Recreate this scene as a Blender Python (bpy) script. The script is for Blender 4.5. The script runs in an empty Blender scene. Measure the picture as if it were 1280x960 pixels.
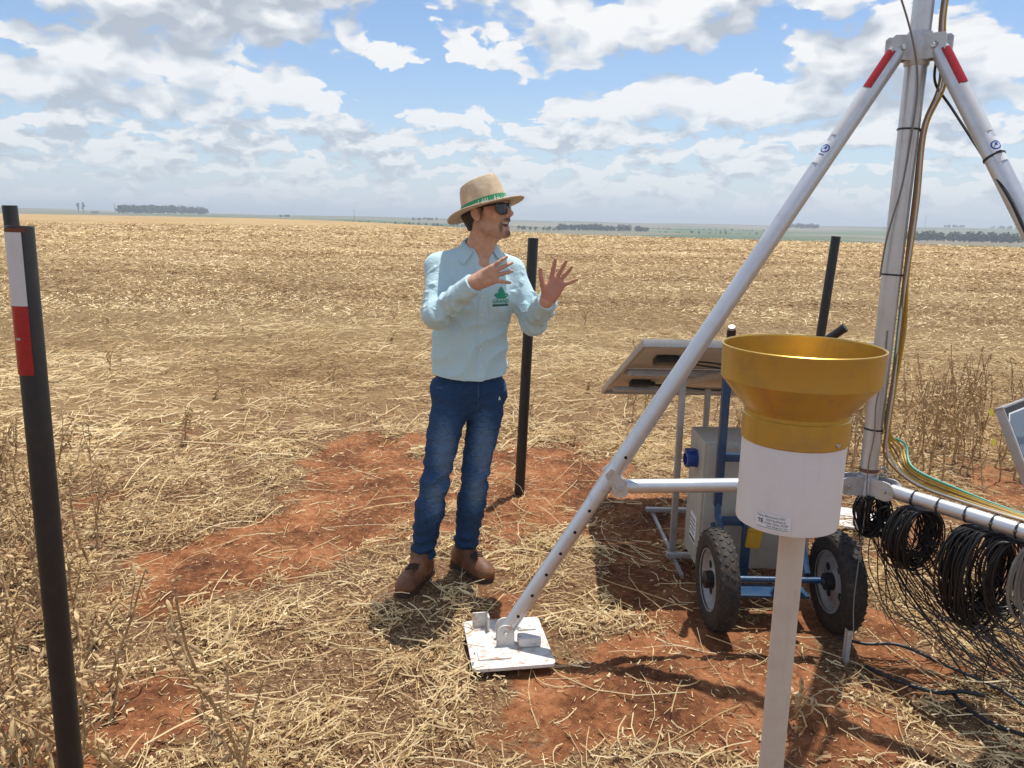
import bpy, bmesh, math, random
import numpy as np
from mathutils import Vector, Matrix
from mathutils.bvhtree import BVHTree

R = math.radians
S = bpy.context.scene
COL = S.collection
rnd = random.Random(11)
rng = np.random.default_rng(11)

# ------------------------------------------------------------------ light and sky settings
SUN_E = 5.0
OVERHEAD_GAP = 0.16
SKY_STRENGTH = 0.1
EXPOSURE = 0.15
SKY_TINT = (0.98, 1.17, 1.34)
HZ_COL = (6.4, 7.05, 7.65)
CL_DARK = (4.3, 4.75, 5.45)
CL_MID = (6.5, 6.85, 7.3)
CL_LIGHT = (8.85, 8.85, 8.85)
CL_T0 = 0.225
PUFF_K = 0.52
PUFF_S = 2.1
LIT_K = 2.1
# (azimuth, elevation, half width, half height, amount): where this day's clouds gather and part
SKY_BLOBS = [(-0.36, 0.225, 0.15, 0.055, 0.34), (-0.55, 0.215, 0.06, 0.035, -0.32), (-0.13, 0.150, 0.11, 0.030, -0.30),
             (-0.19, 0.215, 0.09, 0.025, -0.16), (-0.02, 0.265, 0.12, 0.030, 0.16), (0.09, 0.235, 0.10, 0.04, 0.20), (0.22, 0.260, 0.045, 0.02, -0.25), (0.42, 0.245, 0.07, 0.03, -0.25),
             (-0.45, 0.09, 0.4, 0.045, 0.10), (0.35, 0.15, 0.25, 0.06, 0.14), (0.0, 0.07, 0.35, 0.035, 0.08), (0.02, 0.175, 0.05, 0.025, 0.08)]
HAZE_D = 0.00038
STRAW = True

# ------------------------------------------------------------------ camera
cam_d = bpy.data.cameras.new("camera")
cam = bpy.data.objects.new("camera", cam_d)
COL.objects.link(cam)
EYE = Vector((0.0, 0.0, 1.62))
cam.location = EYE
cam.rotation_euler = (Matrix.Rotation(R(90 - 12.0), 3, 'X') @ Matrix.Rotation(R(1.0), 3, 'Z')).to_euler()
cam_d.sensor_width = 36.0
cam_d.lens = 970.0 / 1280.0 * 36.0
cam_d.clip_start = 0.05
cam_d.clip_end = 20000.0
S.camera = cam

# ------------------------------------------------------------------ light
SUN_DIR = Vector((0.15, 0.23, 1.0)).normalized()      # towards the sun: almost overhead, slightly behind the man
sun_el = math.asin(SUN_DIR.z)
sun_az = math.atan2(SUN_DIR.x, SUN_DIR.y)
sd = bpy.data.lights.new("sun", 'SUN')
sd.energy = SUN_E
sd.angle = R(0.53)
sd.color = (1.0, 0.955, 0.88)
sun = bpy.data.objects.new("sun", sd)
sun.rotation_euler = SUN_DIR.to_track_quat('Z', 'Y').to_euler()
sun.location = (2, 3, 12)
COL.objects.link(sun)

S.view_settings.view_transform = 'Standard'
S.view_settings.look = 'None'
S.view_settings.exposure = EXPOSURE
S.view_settings.gamma = 1.0
S.view_settings.use_curve_mapping = False
S.render.engine = 'CYCLES'
S.cycles.max_bounces = 6
S.cycles.diffuse_bounces = 3
S.cycles.glossy_bounces = 3
S.cycles.transparent_max_bounces = 6
S.cycles.volume_bounces = 0


# ------------------------------------------------------------------ node helper
class N:
    """a socket with arithmetic, so that shader maths reads as maths"""
    def __init__(s, nt, sock): s.nt, s.k = nt, sock
    def _m(s, op, *o):
        n = s.nt.nodes.new('ShaderNodeMath'); n.operation = op
        for i, v in enumerate((s,) + o):
            if isinstance(v, N): s.nt.links.new(v.k, n.inputs[i])
            else: n.inputs[i].default_value = v
        return N(s.nt, n.outputs[0])
    def __add__(s, o): return s._m('ADD', o)
    __radd__ = __add__
    def __mul__(s, o): return s._m('MULTIPLY', o)
    __rmul__ = __mul__
    def __sub__(s, o): return s._m('SUBTRACT', o)
    def __rsub__(s, o): return (s * -1.0) + o
    def __truediv__(s, o): return s._m('DIVIDE', o)
    def f(s, op, *o): return s._m(op, *o)
    def step(s, a, b):
        n = s.nt.nodes.new('ShaderNodeMapRange'); n.interpolation_type = 'SMOOTHSTEP'
        s.nt.links.new(s.k, n.inputs[0])
        n.inputs[1].default_value = a; n.inputs[2].default_value = b
        return N(s.nt, n.outputs[0])


def nmix(nt, fac, a, b, blend='MIX'):
    n = nt.nodes.new('ShaderNodeMix'); n.data_type = 'RGBA'; n.blend_type = blend
    for i, v in ((0, fac), (6, a), (7, b)):
        if isinstance(v, N): nt.links.new(v.k, n.inputs[i])
        elif i == 0: n.inputs[i].default_value = v
        else: n.inputs[i].default_value = (*v[:3], 1)
    return N(nt, n.outputs[2])


def nvec(nt, x, y, z=0.0):
    n = nt.nodes.new('ShaderNodeCombineXYZ')
    for i, v in enumerate((x, y, z)):
        if isinstance(v, N): nt.links.new(v.k, n.inputs[i])
        else: n.inputs[i].default_value = v
    return N(nt, n.outputs[0])


def nnoise(nt, vec, scale, detail=4.0, rough=0.5, dist=0.0, lac=2.0):
    n = nt.nodes.new('ShaderNodeTexNoise')
    if vec is not None: nt.links.new(vec.k, n.inputs['Vector'])
    n.inputs['Scale'].default_value = scale; n.inputs['Detail'].default_value = detail
    n.inputs['Roughness'].default_value = rough; n.inputs['Distortion'].default_value = dist
    n.inputs['Lacunarity'].default_value = lac
    return N(nt, n.outputs[0])


def nvoro(nt, vec, scale, feature='F1', detail=0.0, rand=1.0, out='Distance', smooth=1.0):
    n = nt.nodes.new('ShaderNodeTexVoronoi'); n.feature = feature
    if vec is not None: nt.links.new(vec.k, n.inputs['Vector'])
    n.inputs['Scale'].default_value = scale; n.inputs['Detail'].default_value = detail
    n.inputs['Randomness'].default_value = rand
    if feature == 'SMOOTH_F1': n.inputs['Smoothness'].default_value = smooth
    return N(nt, n.outputs[out])


def nattr(nt, name, out=2):
    n = nt.nodes.new('ShaderNodeAttribute'); n.attribute_name = name
    return N(nt, n.outputs[out])


def ncoord(nt, which='Object'):
    n = nt.nodes.new('ShaderNodeTexCoord')
    return N(nt, n.outputs[which])


def nsep(nt, v):
    n = nt.nodes.new('ShaderNodeSeparateXYZ'); nt.links.new(v.k, n.inputs[0])
    return [N(nt, n.outputs[i]) for i in range(3)]


def nramp(nt, fac, stops):
    n = nt.nodes.new('ShaderNodeValToRGB'); e = n.color_ramp.elements
    while len(e) < len(stops): e.new(0.5)
    for i, (p, c) in enumerate(stops):
        e[i].position = p; e[i].color = (*c, 1)
    nt.links.new(fac.k, n.inputs[0])
    return N(nt, n.outputs[0])


# ------------------------------------------------------------------ world: Nishita sky with cumulus
world = bpy.data.worlds.new("World")
S.world = world
world.use_nodes = True
wt = world.node_tree
wt.nodes.clear()
w_out = wt.nodes.new('ShaderNodeOutputWorld')
w_bg = wt.nodes.new('ShaderNodeBackground')
w_bg.inputs[1].default_value = SKY_STRENGTH
sky = wt.nodes.new('ShaderNodeTexSky')
sky.sky_type = 'NISHITA'
sky.sun_disc = False
sky.sun_elevation = sun_el
sky.sun_rotation = sun_az
sky.altitude = 700.0
sky.air_density = 1.0
sky.dust_density = 1.2
sky.ozone_density = 1.0


def build_sky():
    nt = wt
    dx, dy, dz = nsep(nt, ncoord(nt, 'Generated'))
    az = dx.f('ARCTAN2', dy)
    el = dz.f('ARCSINE')

    def noise2(v, scale, detail, rough, kind='FBM', lac=2.0):
        n = nt.nodes.new('ShaderNodeTexNoise'); n.noise_dimensions = '2D'; n.noise_type = kind
        nt.links.new(v.k, n.inputs['Vector'])
        n.inputs['Scale'].default_value = scale; n.inputs['Detail'].default_value = detail
        n.inputs['Roughness'].default_value = rough; n.inputs['Lacunarity'].default_value = lac
        if kind != 'FBM':
            n.normalize = False
            if 'Gain' in n.inputs: n.inputs['Gain'].default_value = 1.0
            if 'Offset' in n.inputs: n.inputs['Offset'].default_value = 1.0
        return n

    # bend the look-up so that cloud edges billow instead of streaking
    wn = noise2(nvec(nt, az * 16.0, el * 22.0), 1.0, 4.0, 0.55)
    wr, wg, wb = nsep(nt, N(nt, wn.outputs[1]))
    azw = az + (wr - 0.5) * 0.040
    elw = el + (wg - 0.5) * 0.020

    def layer(seed, sx, sy, lift):
        def dens(e_off, fine, k_det, k_puff):
            v = nvec(nt, azw * sx + seed, (elw + e_off) * sy + seed * 0.37)
            big = N(nt, noise2(v, 1.0, 1.5, 0.5).outputs[0])
            det = N(nt, noise2(v, 2.7, fine, 0.58).outputs[0])
            out = big + det * k_det
            if k_puff:
                n = nt.nodes.new('ShaderNodeTexVoronoi'); n.voronoi_dimensions = '2D'; n.feature = 'F1'
                nt.links.new(v.k, n.inputs['Vector']); n.inputs['Scale'].default_value = PUFF_S
                n.inputs['Detail'].default_value = 2.5; n.inputs['Roughness'].default_value = 0.55
                out = out - N(nt, n.outputs['Distance']) * k_puff
            return out
        full = dens(0.0, 6.0, 0.50, PUFF_K)
        soft = dens(0.0, 2.5, 0.50, PUFF_K)
        up = dens(lift, 2.5, 0.50, PUFF_K)
        return full, soft - up, full - soft

    def blob(a, e, wa, we, k):
        q = ((az - a) * (1.0 / wa)).f('POWER', 2.0) + ((el - e) * (1.0 / we)).f('POWER', 2.0)
        return (q * -1.0).f('EXPONENT') * k

    cov = None
    for b in SKY_BLOBS:
        t = blob(*b)
        cov = t if cov is None else cov + t
    # two scales of cumulus: small far ones towards the horizon, large near ones above
    d1, l1, t1 = layer(1.7, 12.0, 27.0, 0.016)
    d2, l2, t2 = layer(5.1, 5.6, 10.5, 0.036)
    w2 = el.step(0.075, 0.150)
    w1 = 1.0 - w2
    # looking steeply up one sees between the clouds; towards the horizon their flanks close the gaps
    dens = d1 * w1 + d2 * w2 + w1 * 0.05 + cov - el.step(0.32, 0.85) * OVERHEAD_GAP
    lit = l1 * w1 * 1.5 + l2 * w2 * 1.15
    topness = (lit * 4.0 + 0.5).step(0.0, 1.0)
    width = 0.25 - topness * 0.18
    alpha = ((dens - CL_T0) / width).step(0.0, 1.0)
    thick = dens.step(CL_T0 + 0.08, CL_T0 + 0.46)
    light = lit * LIT_K + 0.73 - thick * 0.42 + (t1 * w1 + t2 * w2) * 2.2
    ccol = nramp(nt, light, [(0.0, CL_DARK), (0.5, CL_MID), (1.0, CL_LIGHT)])
    haze = (el.f('MAXIMUM', 0.0) * -12.5).f('EXPONENT')
    skyc = N(nt, sky.outputs[0])
    skyc = nmix(nt, 1.0, skyc, SKY_TINT, 'MULTIPLY')
    skyc = nmix(nt, (haze * 1.15).f('MINIMUM', 1.0), skyc, HZ_COL)
    ccol = nmix(nt, haze * 0.52, ccol, HZ_COL)
    mixed = nmix(nt, alpha * (1.0 - haze * 0.45), skyc, ccol)
    below = dz.step(-0.02, 0.0)
    mixed = nmix(nt, below, HZ_COL, mixed)
    nt.links.new(mixed.k, w_bg.inputs[0])
    nt.links.new(w_bg.outputs[0], w_out.inputs[0])


build_sky()


# ------------------------------------------------------------------ materials
def new_mat(name):
    m = bpy.data.materials.new(name); m.use_nodes = True
    nt = m.node_tree
    b = nt.nodes['Principled BSDF']
    return m, nt, b


def setc(nt, sock, v):
    if isinstance(v, N): nt.links.new(v.k, sock)
    elif isinstance(v, (tuple, list)): sock.default_value = (*v[:3], 1)
    else: sock.default_value = v


def bump(nt, b, h, strength=0.4, dist=0.01):
    n = nt.nodes.new('ShaderNodeBump'); n.inputs['Strength'].default_value = strength
    n.inputs['Distance'].default_value = dist
    nt.links.new(h.k, n.inputs['Height'])
    nt.links.new(n.outputs[0], b.inputs['Normal'])


def mat(name, col, rough=0.5, metal=0.0, var=0.12, scale=12.0, bump_k=0.0, bump_scale=80.0, dirt=None, dirt_k=0.0,
        spec=None, aniso=None, rvar=0.08, streak=0.0):
    """a painted, metal, rubber or plastic surface with worn, uneven colour"""
    m, nt, b = new_mat(name)
    co = ncoord(nt)
    n1 = nnoise(nt, co, scale, 5.0, 0.6)
    f = (n1 - 0.5) * (2 * var) + 1.0
    c = nmix(nt, 1.0, col, nvec(nt, f, f, f), 'MULTIPLY')
    if dirt is not None:
        n2 = nnoise(nt, co, scale * 2.3, 7.0, 0.65, 0.6)
        c = nmix(nt, n2.step(0.47, 0.70) * dirt_k, c, dirt)
    if streak:
        sx, sy, sz = nsep(nt, co)
        n4 = nnoise(nt, nvec(nt, sx * 85, sy * 85, sz * 5.0), 1.0, 5.0, 0.6)
        c = nmix(nt, n4.step(0.50, 0.78) * streak, c, dirt or (0.3, 0.2, 0.13))
    setc(nt, b.inputs['Base Color'], c)
    setc(nt, b.inputs['Roughness'], (n1 - 0.5) * (2 * rvar) + rough)
    b.inputs['Metallic'].default_value = metal
    if spec is not None: b.inputs['Specular IOR Level'].default_value = spec
    if bump_k: bump(nt, b, nnoise(nt, co, bump_scale, 5.0, 0.6), bump_k, 0.004)
    return m


# ------------------------------------------------------------------ mesh building
class MB:
    def __init__(s): s.v = []; s.f = []
    def add(s, vs, fs):
        o = len(s.v); s.v.extend([tuple(map(float, p)) for p in vs]); s.f.extend([tuple(i + o for i in f) for f in fs])
        return s
    def tube(s, pts, r, n=10, caps=True, closed=False):
        pts = [Vector(p) for p in pts]; m = len(pts)
        rs = r if isinstance(r, (list, tuple)) else [r] * m
        t0 = (pts[1] - pts[0]).normalized()
        a = t0.orthogonal().normalized()
        vs = []
        for i, p in enumerate(pts):
            if closed: t = pts[(i + 1) % m] - pts[i - 1]
            else: t = pts[min(i + 1, m - 1)] - pts[max(i - 1, 0)]
            t.normalize()
            a = (a - t * a.dot(t)).normalized(); b = t.cross(a)
            for k in range(n):
                w = 2 * math.pi * k / n
                vs.append(p + (a * math.cos(w) + b * math.sin(w)) * rs[i])
        fs = []
        for i in range(m if closed else m - 1):
            j = (i + 1) % m
            for k in range(n):
                k2 = (k + 1) % n
                fs.append((i * n + k, i * n + k2, j * n + k2, j * n + k))
        if caps and not closed:
            fs.append(tuple(range(n - 1, -1, -1))); fs.append(tuple((m - 1) * n + k for k in range(n)))
        return s.add(vs, fs)
    def box(s, c, size, rot=None, bev=0.0):
        bm = bmesh.new(); bmesh.ops.create_cube(bm, size=1.0)
        for v in bm.verts: v.co = Vector((v.co.x * size[0], v.co.y * size[1], v.co.z * size[2]))
        if bev: bmesh.ops.bevel(bm, geom=bm.edges[:], offset=bev, segments=2, profile=0.6, affect='EDGES')
        M = rot if rot is not None else Matrix.Identity(3)
        c = Vector(c)
        bm.verts.index_update()
        vs = [M @ v.co + c for v in bm.verts]; fs = [tuple(v.index for v in f.verts) for f in bm.faces]
        bm.free()
        return s.add(vs, fs)
    def lathe(s, prof, n=32, c=(0, 0, 0), M=None, closed=False):
        c = Vector(c); vs = []
        for r, z in prof:
            for k in range(n):
                w = 2 * math.pi * k / n
                p = Vector((r * math.cos(w), r * math.sin(w), z))
                vs.append((M @ p if M else p) + c)
        fs = []
        m = len(prof)
        for i in range(m if closed else m - 1):
            j = (i + 1) % m
            for k in range(n):
                k2 = (k + 1) % n
                fs.append((i * n + k, i * n + k2, j * n + k2, j * n + k))
        return s.add(vs, fs)
    def prism(s, poly, n, thick, o, u, v):
        """flat outline poly (2-D, metres) laid on axes u, v at o and given thickness along n"""
        o, u, v, n = Vector(o), Vector(u), Vector(v), Vector(n).normalized()
        k = len(poly)
        a = [o + u * p[0] + v * p[1] - n * thick / 2 for p in poly]
        b = [o + u * p[0] + v * p[1] + n * thick / 2 for p in poly]
        fs = [tuple(range(k - 1, -1, -1)), tuple(range(k, 2 * k))] + [(i, (i + 1) % k, (i + 1) % k + k, i + k) for i in range(k)]
        return s.add(a + b, fs)


def mesh_np(name, V, F, smooth=True, sharp=40.0, mats=()):
    """V (n,3), F (m,3|4) numpy -> mesh, quick path for large meshes"""
    me = bpy.data.meshes.new(name)
    V = np.ascontiguousarray(V, dtype=np.float32); F = np.ascontiguousarray(F, dtype=np.int32)
    k = F.shape[1]
    me.vertices.add(len(V)); me.vertices.foreach_set('co', V.ravel())
    me.loops.add(F.size); me.loops.foreach_set('vertex_index', F.ravel())
    me.polygons.add(len(F)); me.polygons.foreach_set('loop_start', np.arange(0, F.size, k, dtype=np.int32))
    me.update(calc_edges=True)
    me.polygons.foreach_set('use_smooth', np.full(len(F), smooth))
    for m in mats: me.materials.append(m)
    return me


def set_attr(me, name, vals, domain='POINT'):
    a = me.attributes.new(name, 'FLOAT', domain)
    a.data.foreach_set('value', np.ascontiguousarray(vals, dtype=np.float32))


def link(name, me, parent=None, loc=None):
    o = bpy.data.objects.new(name, me); COL.objects.link(o)
    if parent: o.parent = parent
    if loc is not None: o.location = loc
    return o


def tag(o, label=None, cat=None, group=None, kind=None):
    if label: o['label'] = label
    if cat: o['category'] = cat
    if group: o['group'] = group
    if kind: o['kind'] = kind
    return o


def thing(name, loc, label, cat, group=None):
    o = bpy.data.objects.new(name, None); COL.objects.link(o)
    o.empty_display_size = 0.1; o.location = loc
    o['_base'] = [float(x) for x in loc]
    return tag(o, label, cat, group)


BASE = {}


def to_mesh(name, mb, m, smooth=True, sharp=38.0, base=(0, 0, 0)):
    me = bpy.data.meshes.new(name)
    b = Vector(base)
    me.from_pydata([Vector(p) - b for p in mb.v], [], mb.f)
    bm = bmesh.new(); bm.from_mesh(me); bmesh.ops.recalc_face_normals(bm, faces=bm.faces); bm.to_mesh(me); bm.free()
    if smooth:
        me.polygons.foreach_set('use_smooth', [True] * len(me.polygons))
        me.set_sharp_from_angle(angle=R(sharp))
    for k in (m if isinstance(m, (list, tuple)) else [m]): me.materials.append(k)
    me.update()
    return me


def root_of(o):
    while o.parent: o = o.parent
    return o


def part(name, mb, m, parent, smooth=True, sharp=38.0):
    """mesh given in world coordinates, parented under a thing (an Empty without rotation) or under one of its parts"""
    base = root_of(parent).location
    return link(name, to_mesh(name, mb, m, smooth, sharp, base), parent)


def solo(name, mb, m, loc, label, cat, group=None, smooth=True, sharp=38.0):
    """a thing that is a single mesh, given in world coordinates, with its origin at loc"""
    o = link(name, to_mesh(name, mb, m, smooth, sharp, loc), None, loc)
    return tag(o, label, cat, group)


def copy_tree(o, parent=None):
    c = o.copy(); COL.objects.link(c)
    if parent: c.parent = parent
    for ch in list(o.children): copy_tree(ch, c)
    return c


def bez(pts, n=12):
    """smooth curve through the points (Catmull-Rom)"""
    P = [Vector(p) for p in pts]; out = []
    for i in range(len(P) - 1):
        p0, p1, p2, p3 = P[max(i - 1, 0)], P[i], P[i + 1], P[min(i + 2, len(P) - 1)]
        for k in range(n):
            t = k / n
            out.append(0.5 * ((2 * p1) + (p2 - p0) * t + (2 * p0 - 5 * p1 + 4 * p2 - p3) * t * t + (3 * p1 - p0 - 3 * p2 + p3) * t ** 3))
    out.append(P[-1])
    return out


def frame_of(z, x=None):
    z = Vector(z).normalized()
    x = Vector(x) if x is not None else z.orthogonal()
    x = (x - z * x.dot(z)).normalized(); y = z.cross(x)
    return Matrix((x, y, z)).transposed()


# ------------------------------------------------------------------ numpy value noise
def _h(ix, iy, seed):
    n = (ix.astype(np.int64) * 374761393 + iy.astype(np.int64) * 668265263 + seed * 974634777) & 0x7fffffff
    n = ((n ^ (n >> 13)) * 1274126177) & 0x7fffffff
    return ((n ^ (n >> 16)) & 0xffff) / 65535.0


def vnoise(x, y, seed=0):
    x0 = np.floor(x); y0 = np.floor(y); fx = x - x0; fy = y - y0
    fx = fx * fx * (3 - 2 * fx); fy = fy * fy * (3 - 2 * fy)
    a = _h(x0, y0, seed); b = _h(x0 + 1, y0, seed); c = _h(x0, y0 + 1, seed); d = _h(x0 + 1, y0 + 1, seed)
    return a + (b - a) * fx + (c - a) * fy + (a - b - c + d) * fx * fy


def fbm(x, y, octv=4, seed=0, gain=0.5):
    s = 0.0; a = 1.0; t = 0.0
    for i in range(octv):
        s = s + a * vnoise(x * 2 ** i + 17.3 * i, y * 2 ** i - 9.1 * i, seed + i); t += a; a *= gain
    return s / t


def sstep(a, b, x):
    t = np.clip((x - a) / (b - a), 0, 1)
    return t * t * (3 - 2 * t)


# ------------------------------------------------------------------ the ground: one sheet to the horizon
# bare (+) and straw-covered (-) patches of the trampled corner: x, y, half sizes, amount
PATCH = [(-1.08, 4.86, 0.57, 0.62, 1.00), (-1.20, 4.03, 0.34, 0.52, 0.70), (-0.60, 4.11, 0.31, 0.71, 0.60), (0.27, 4.76, 0.46, 0.55, 0.90),
         (0.70, 4.05, 0.39, 0.69, 0.90), (0.62, 3.21, 0.29, 0.19, 0.80), (0.60, 2.54, 0.38, 0.23, 1.10), (0.26, 2.36, 0.27, 0.18, 0.70),
         (0.32, 2.15, 0.33, 0.13, 0.70), (-1.22, 2.27, 0.23, 0.25, 1.10), (-1.59, 3.32, 0.32, 0.40, 0.70), (-0.87, 2.35, 0.11, 0.13, 0.80),
         (1.45, 2.56, 0.24, 0.18, 0.80), (2.26, 3.73, 0.33, 0.40, 0.50), (0.02, 2.90, 0.16, 0.10, 0.60), (1.07, 2.19, 0.16, 0.12, 0.60),
         (-0.91, 5.35, 0.34, 0.28, 0.90), (3.21, 4.91, 0.33, 0.50, 0.60), (0.81, 2.81, 0.26, 0.15, 0.60), (1.17, 3.25, 0.40, 0.31, 0.80),
         (-1.51, 3.57, 0.46, 0.37, 0.40), (-0.08, 4.19, 0.27, 0.49, 0.60), (-1.84, 3.54, 0.35, 1.66, -0.70), (-0.55, 2.53, 0.54, 0.35, -0.60),
         (-0.14, 3.63, 0.24, 0.38, -0.30), (0.25, 3.55, 0.20, 0.32, -0.40), (1.81, 2.87, 0.30, 0.31, -0.70), (-1.68, 4.77, 0.69, 0.92, -0.35),
         (-0.20, 2.43, 0.25, 0.28, -0.50)]


def bare(x, y):
    """0 under a mat of straw .. 1 bare red soil"""
    wx = x + (fbm(x * 3.1, y * 3.1, 3, 40) - 0.5) * 0.5
    wy = y + (fbm(x * 3.1 + 31, y * 3.1, 3, 41) - 0.5) * 0.5
    s = np.zeros_like(x)
    for px, py, rx, ry, k in PATCH:
        s = s + k * np.exp(-(((wx - px) / rx) ** 2 + ((wy - py) / ry) ** 2) * 1.1)
    r = np.hypot(x, y)
    s = s + (fbm(x * 2.2, y * 2.2, 4, 42) - 0.53) * 1.5 * np.interp(r, [0, 5, 9, 30], [1, 1, 0.55, 0.35]) + 0.25 * np.interp(r, [0, 4.8, 6.5], [1, 1, 0])
    s = s + (fbm(x * 9.0, y * 9.0, 3, 43) - 0.5) * 0.55 * (r < 12)
    return sstep(0.12, 0.72, s)


def edge_r(az):
    """how far the stubble field runs before it falls away"""
    return np.interp(az, np.radians([-180, -35, -29, -19, -8, -2, 3.5, 15, 30, 60, 180]),
                     [520, 470, 450, 395, 190, 110, 90, 83, 80, 80, 520])


def height(x, y, full=True):
    r = np.hypot(x, y); az = np.arctan2(x, y)
    near = np.interp(r, [0, 7, 14, 30], [1, 1, 0.5, 0.0])
    b = bare(x, y) if full else 0.5
    z = (fbm(x * 0.9, y * 0.9, 3, 3) - 0.5) * 0.07 * near
    z = z + (fbm(x * 4.2, y * 4.2, 3, 7) - 0.5) * 0.045 * near
    fine = np.interp(r, [0, 5, 9], [1, 1, 0])
    z = z + (fbm(x * 17.0, y * 17.0, 4, 9, 0.6) - 0.5) * (0.016 + 0.030 * b) * fine
    z = z + 0.05 * np.exp(-(((x - 0.62) / 0.34) ** 2 + ((y - 2.50) / 0.20) ** 2))       # the spoil heap in front of the tripod
    z = z + 0.035 * np.exp(-(((x + 1.15) / 0.25) ** 2 + ((y - 2.25) / 0.2) ** 2))
    z = z + 0.05 * np.exp(-(((x + 0.95) / 0.7) ** 2 + ((y - 5.65) / 0.14) ** 2)) * fine  # lip along the trampled ground
    z = z + np.clip(fbm(x * 2.5, y * 2.5, 3, 61) - 0.45, 0, 1) * 0.22 * np.exp(-(((x + 1.9) / 0.7) ** 2 + ((y - 4.1) / 1.1) ** 2))
    # flat where feet, wheels and pads stand
    for fx, fy, fr in ((-0.42, 3.25, 0.30), (-0.17, 3.36, 0.28), (0.0, 2.7, 0.25), (0.83, 2.92, 0.2), (1.30, 2.92, 0.2), (1.05, 3.4, 0.45), (1.95, 4.06, 0.25), (2.14, 1.67, 0.25)):
        z = z * (1 - np.exp(-((x - fx) ** 2 + (y - fy) ** 2) / (fr * fr * 0.7)))
    e = edge_r(az)
    far = np.clip(r - e, 0, None)
    deep = np.interp(az, np.radians([-180, -35, -12, 3, 30, 180]), [3, 2.2, 4, 13, 14, 3])
    z = z - deep * (1 - np.exp(-far * 0.05 / deep))
    ridge = np.interp(az, np.radians([-180, -33, -24, -10, 0, 10, 32, 180]), [3, 9.0, 5, 1.2, -1.0, -5.0, -0.5, 3]) + (fbm(az * 9.0, r * 0 + 0.5, 3, 77) - 0.5) * 7
    z = z + (deep + ridge) * sstep(700, 2800, r) * (far > 0)
    z = z - np.clip(r - 2900, 0, None) * 0.012
    return z


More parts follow.
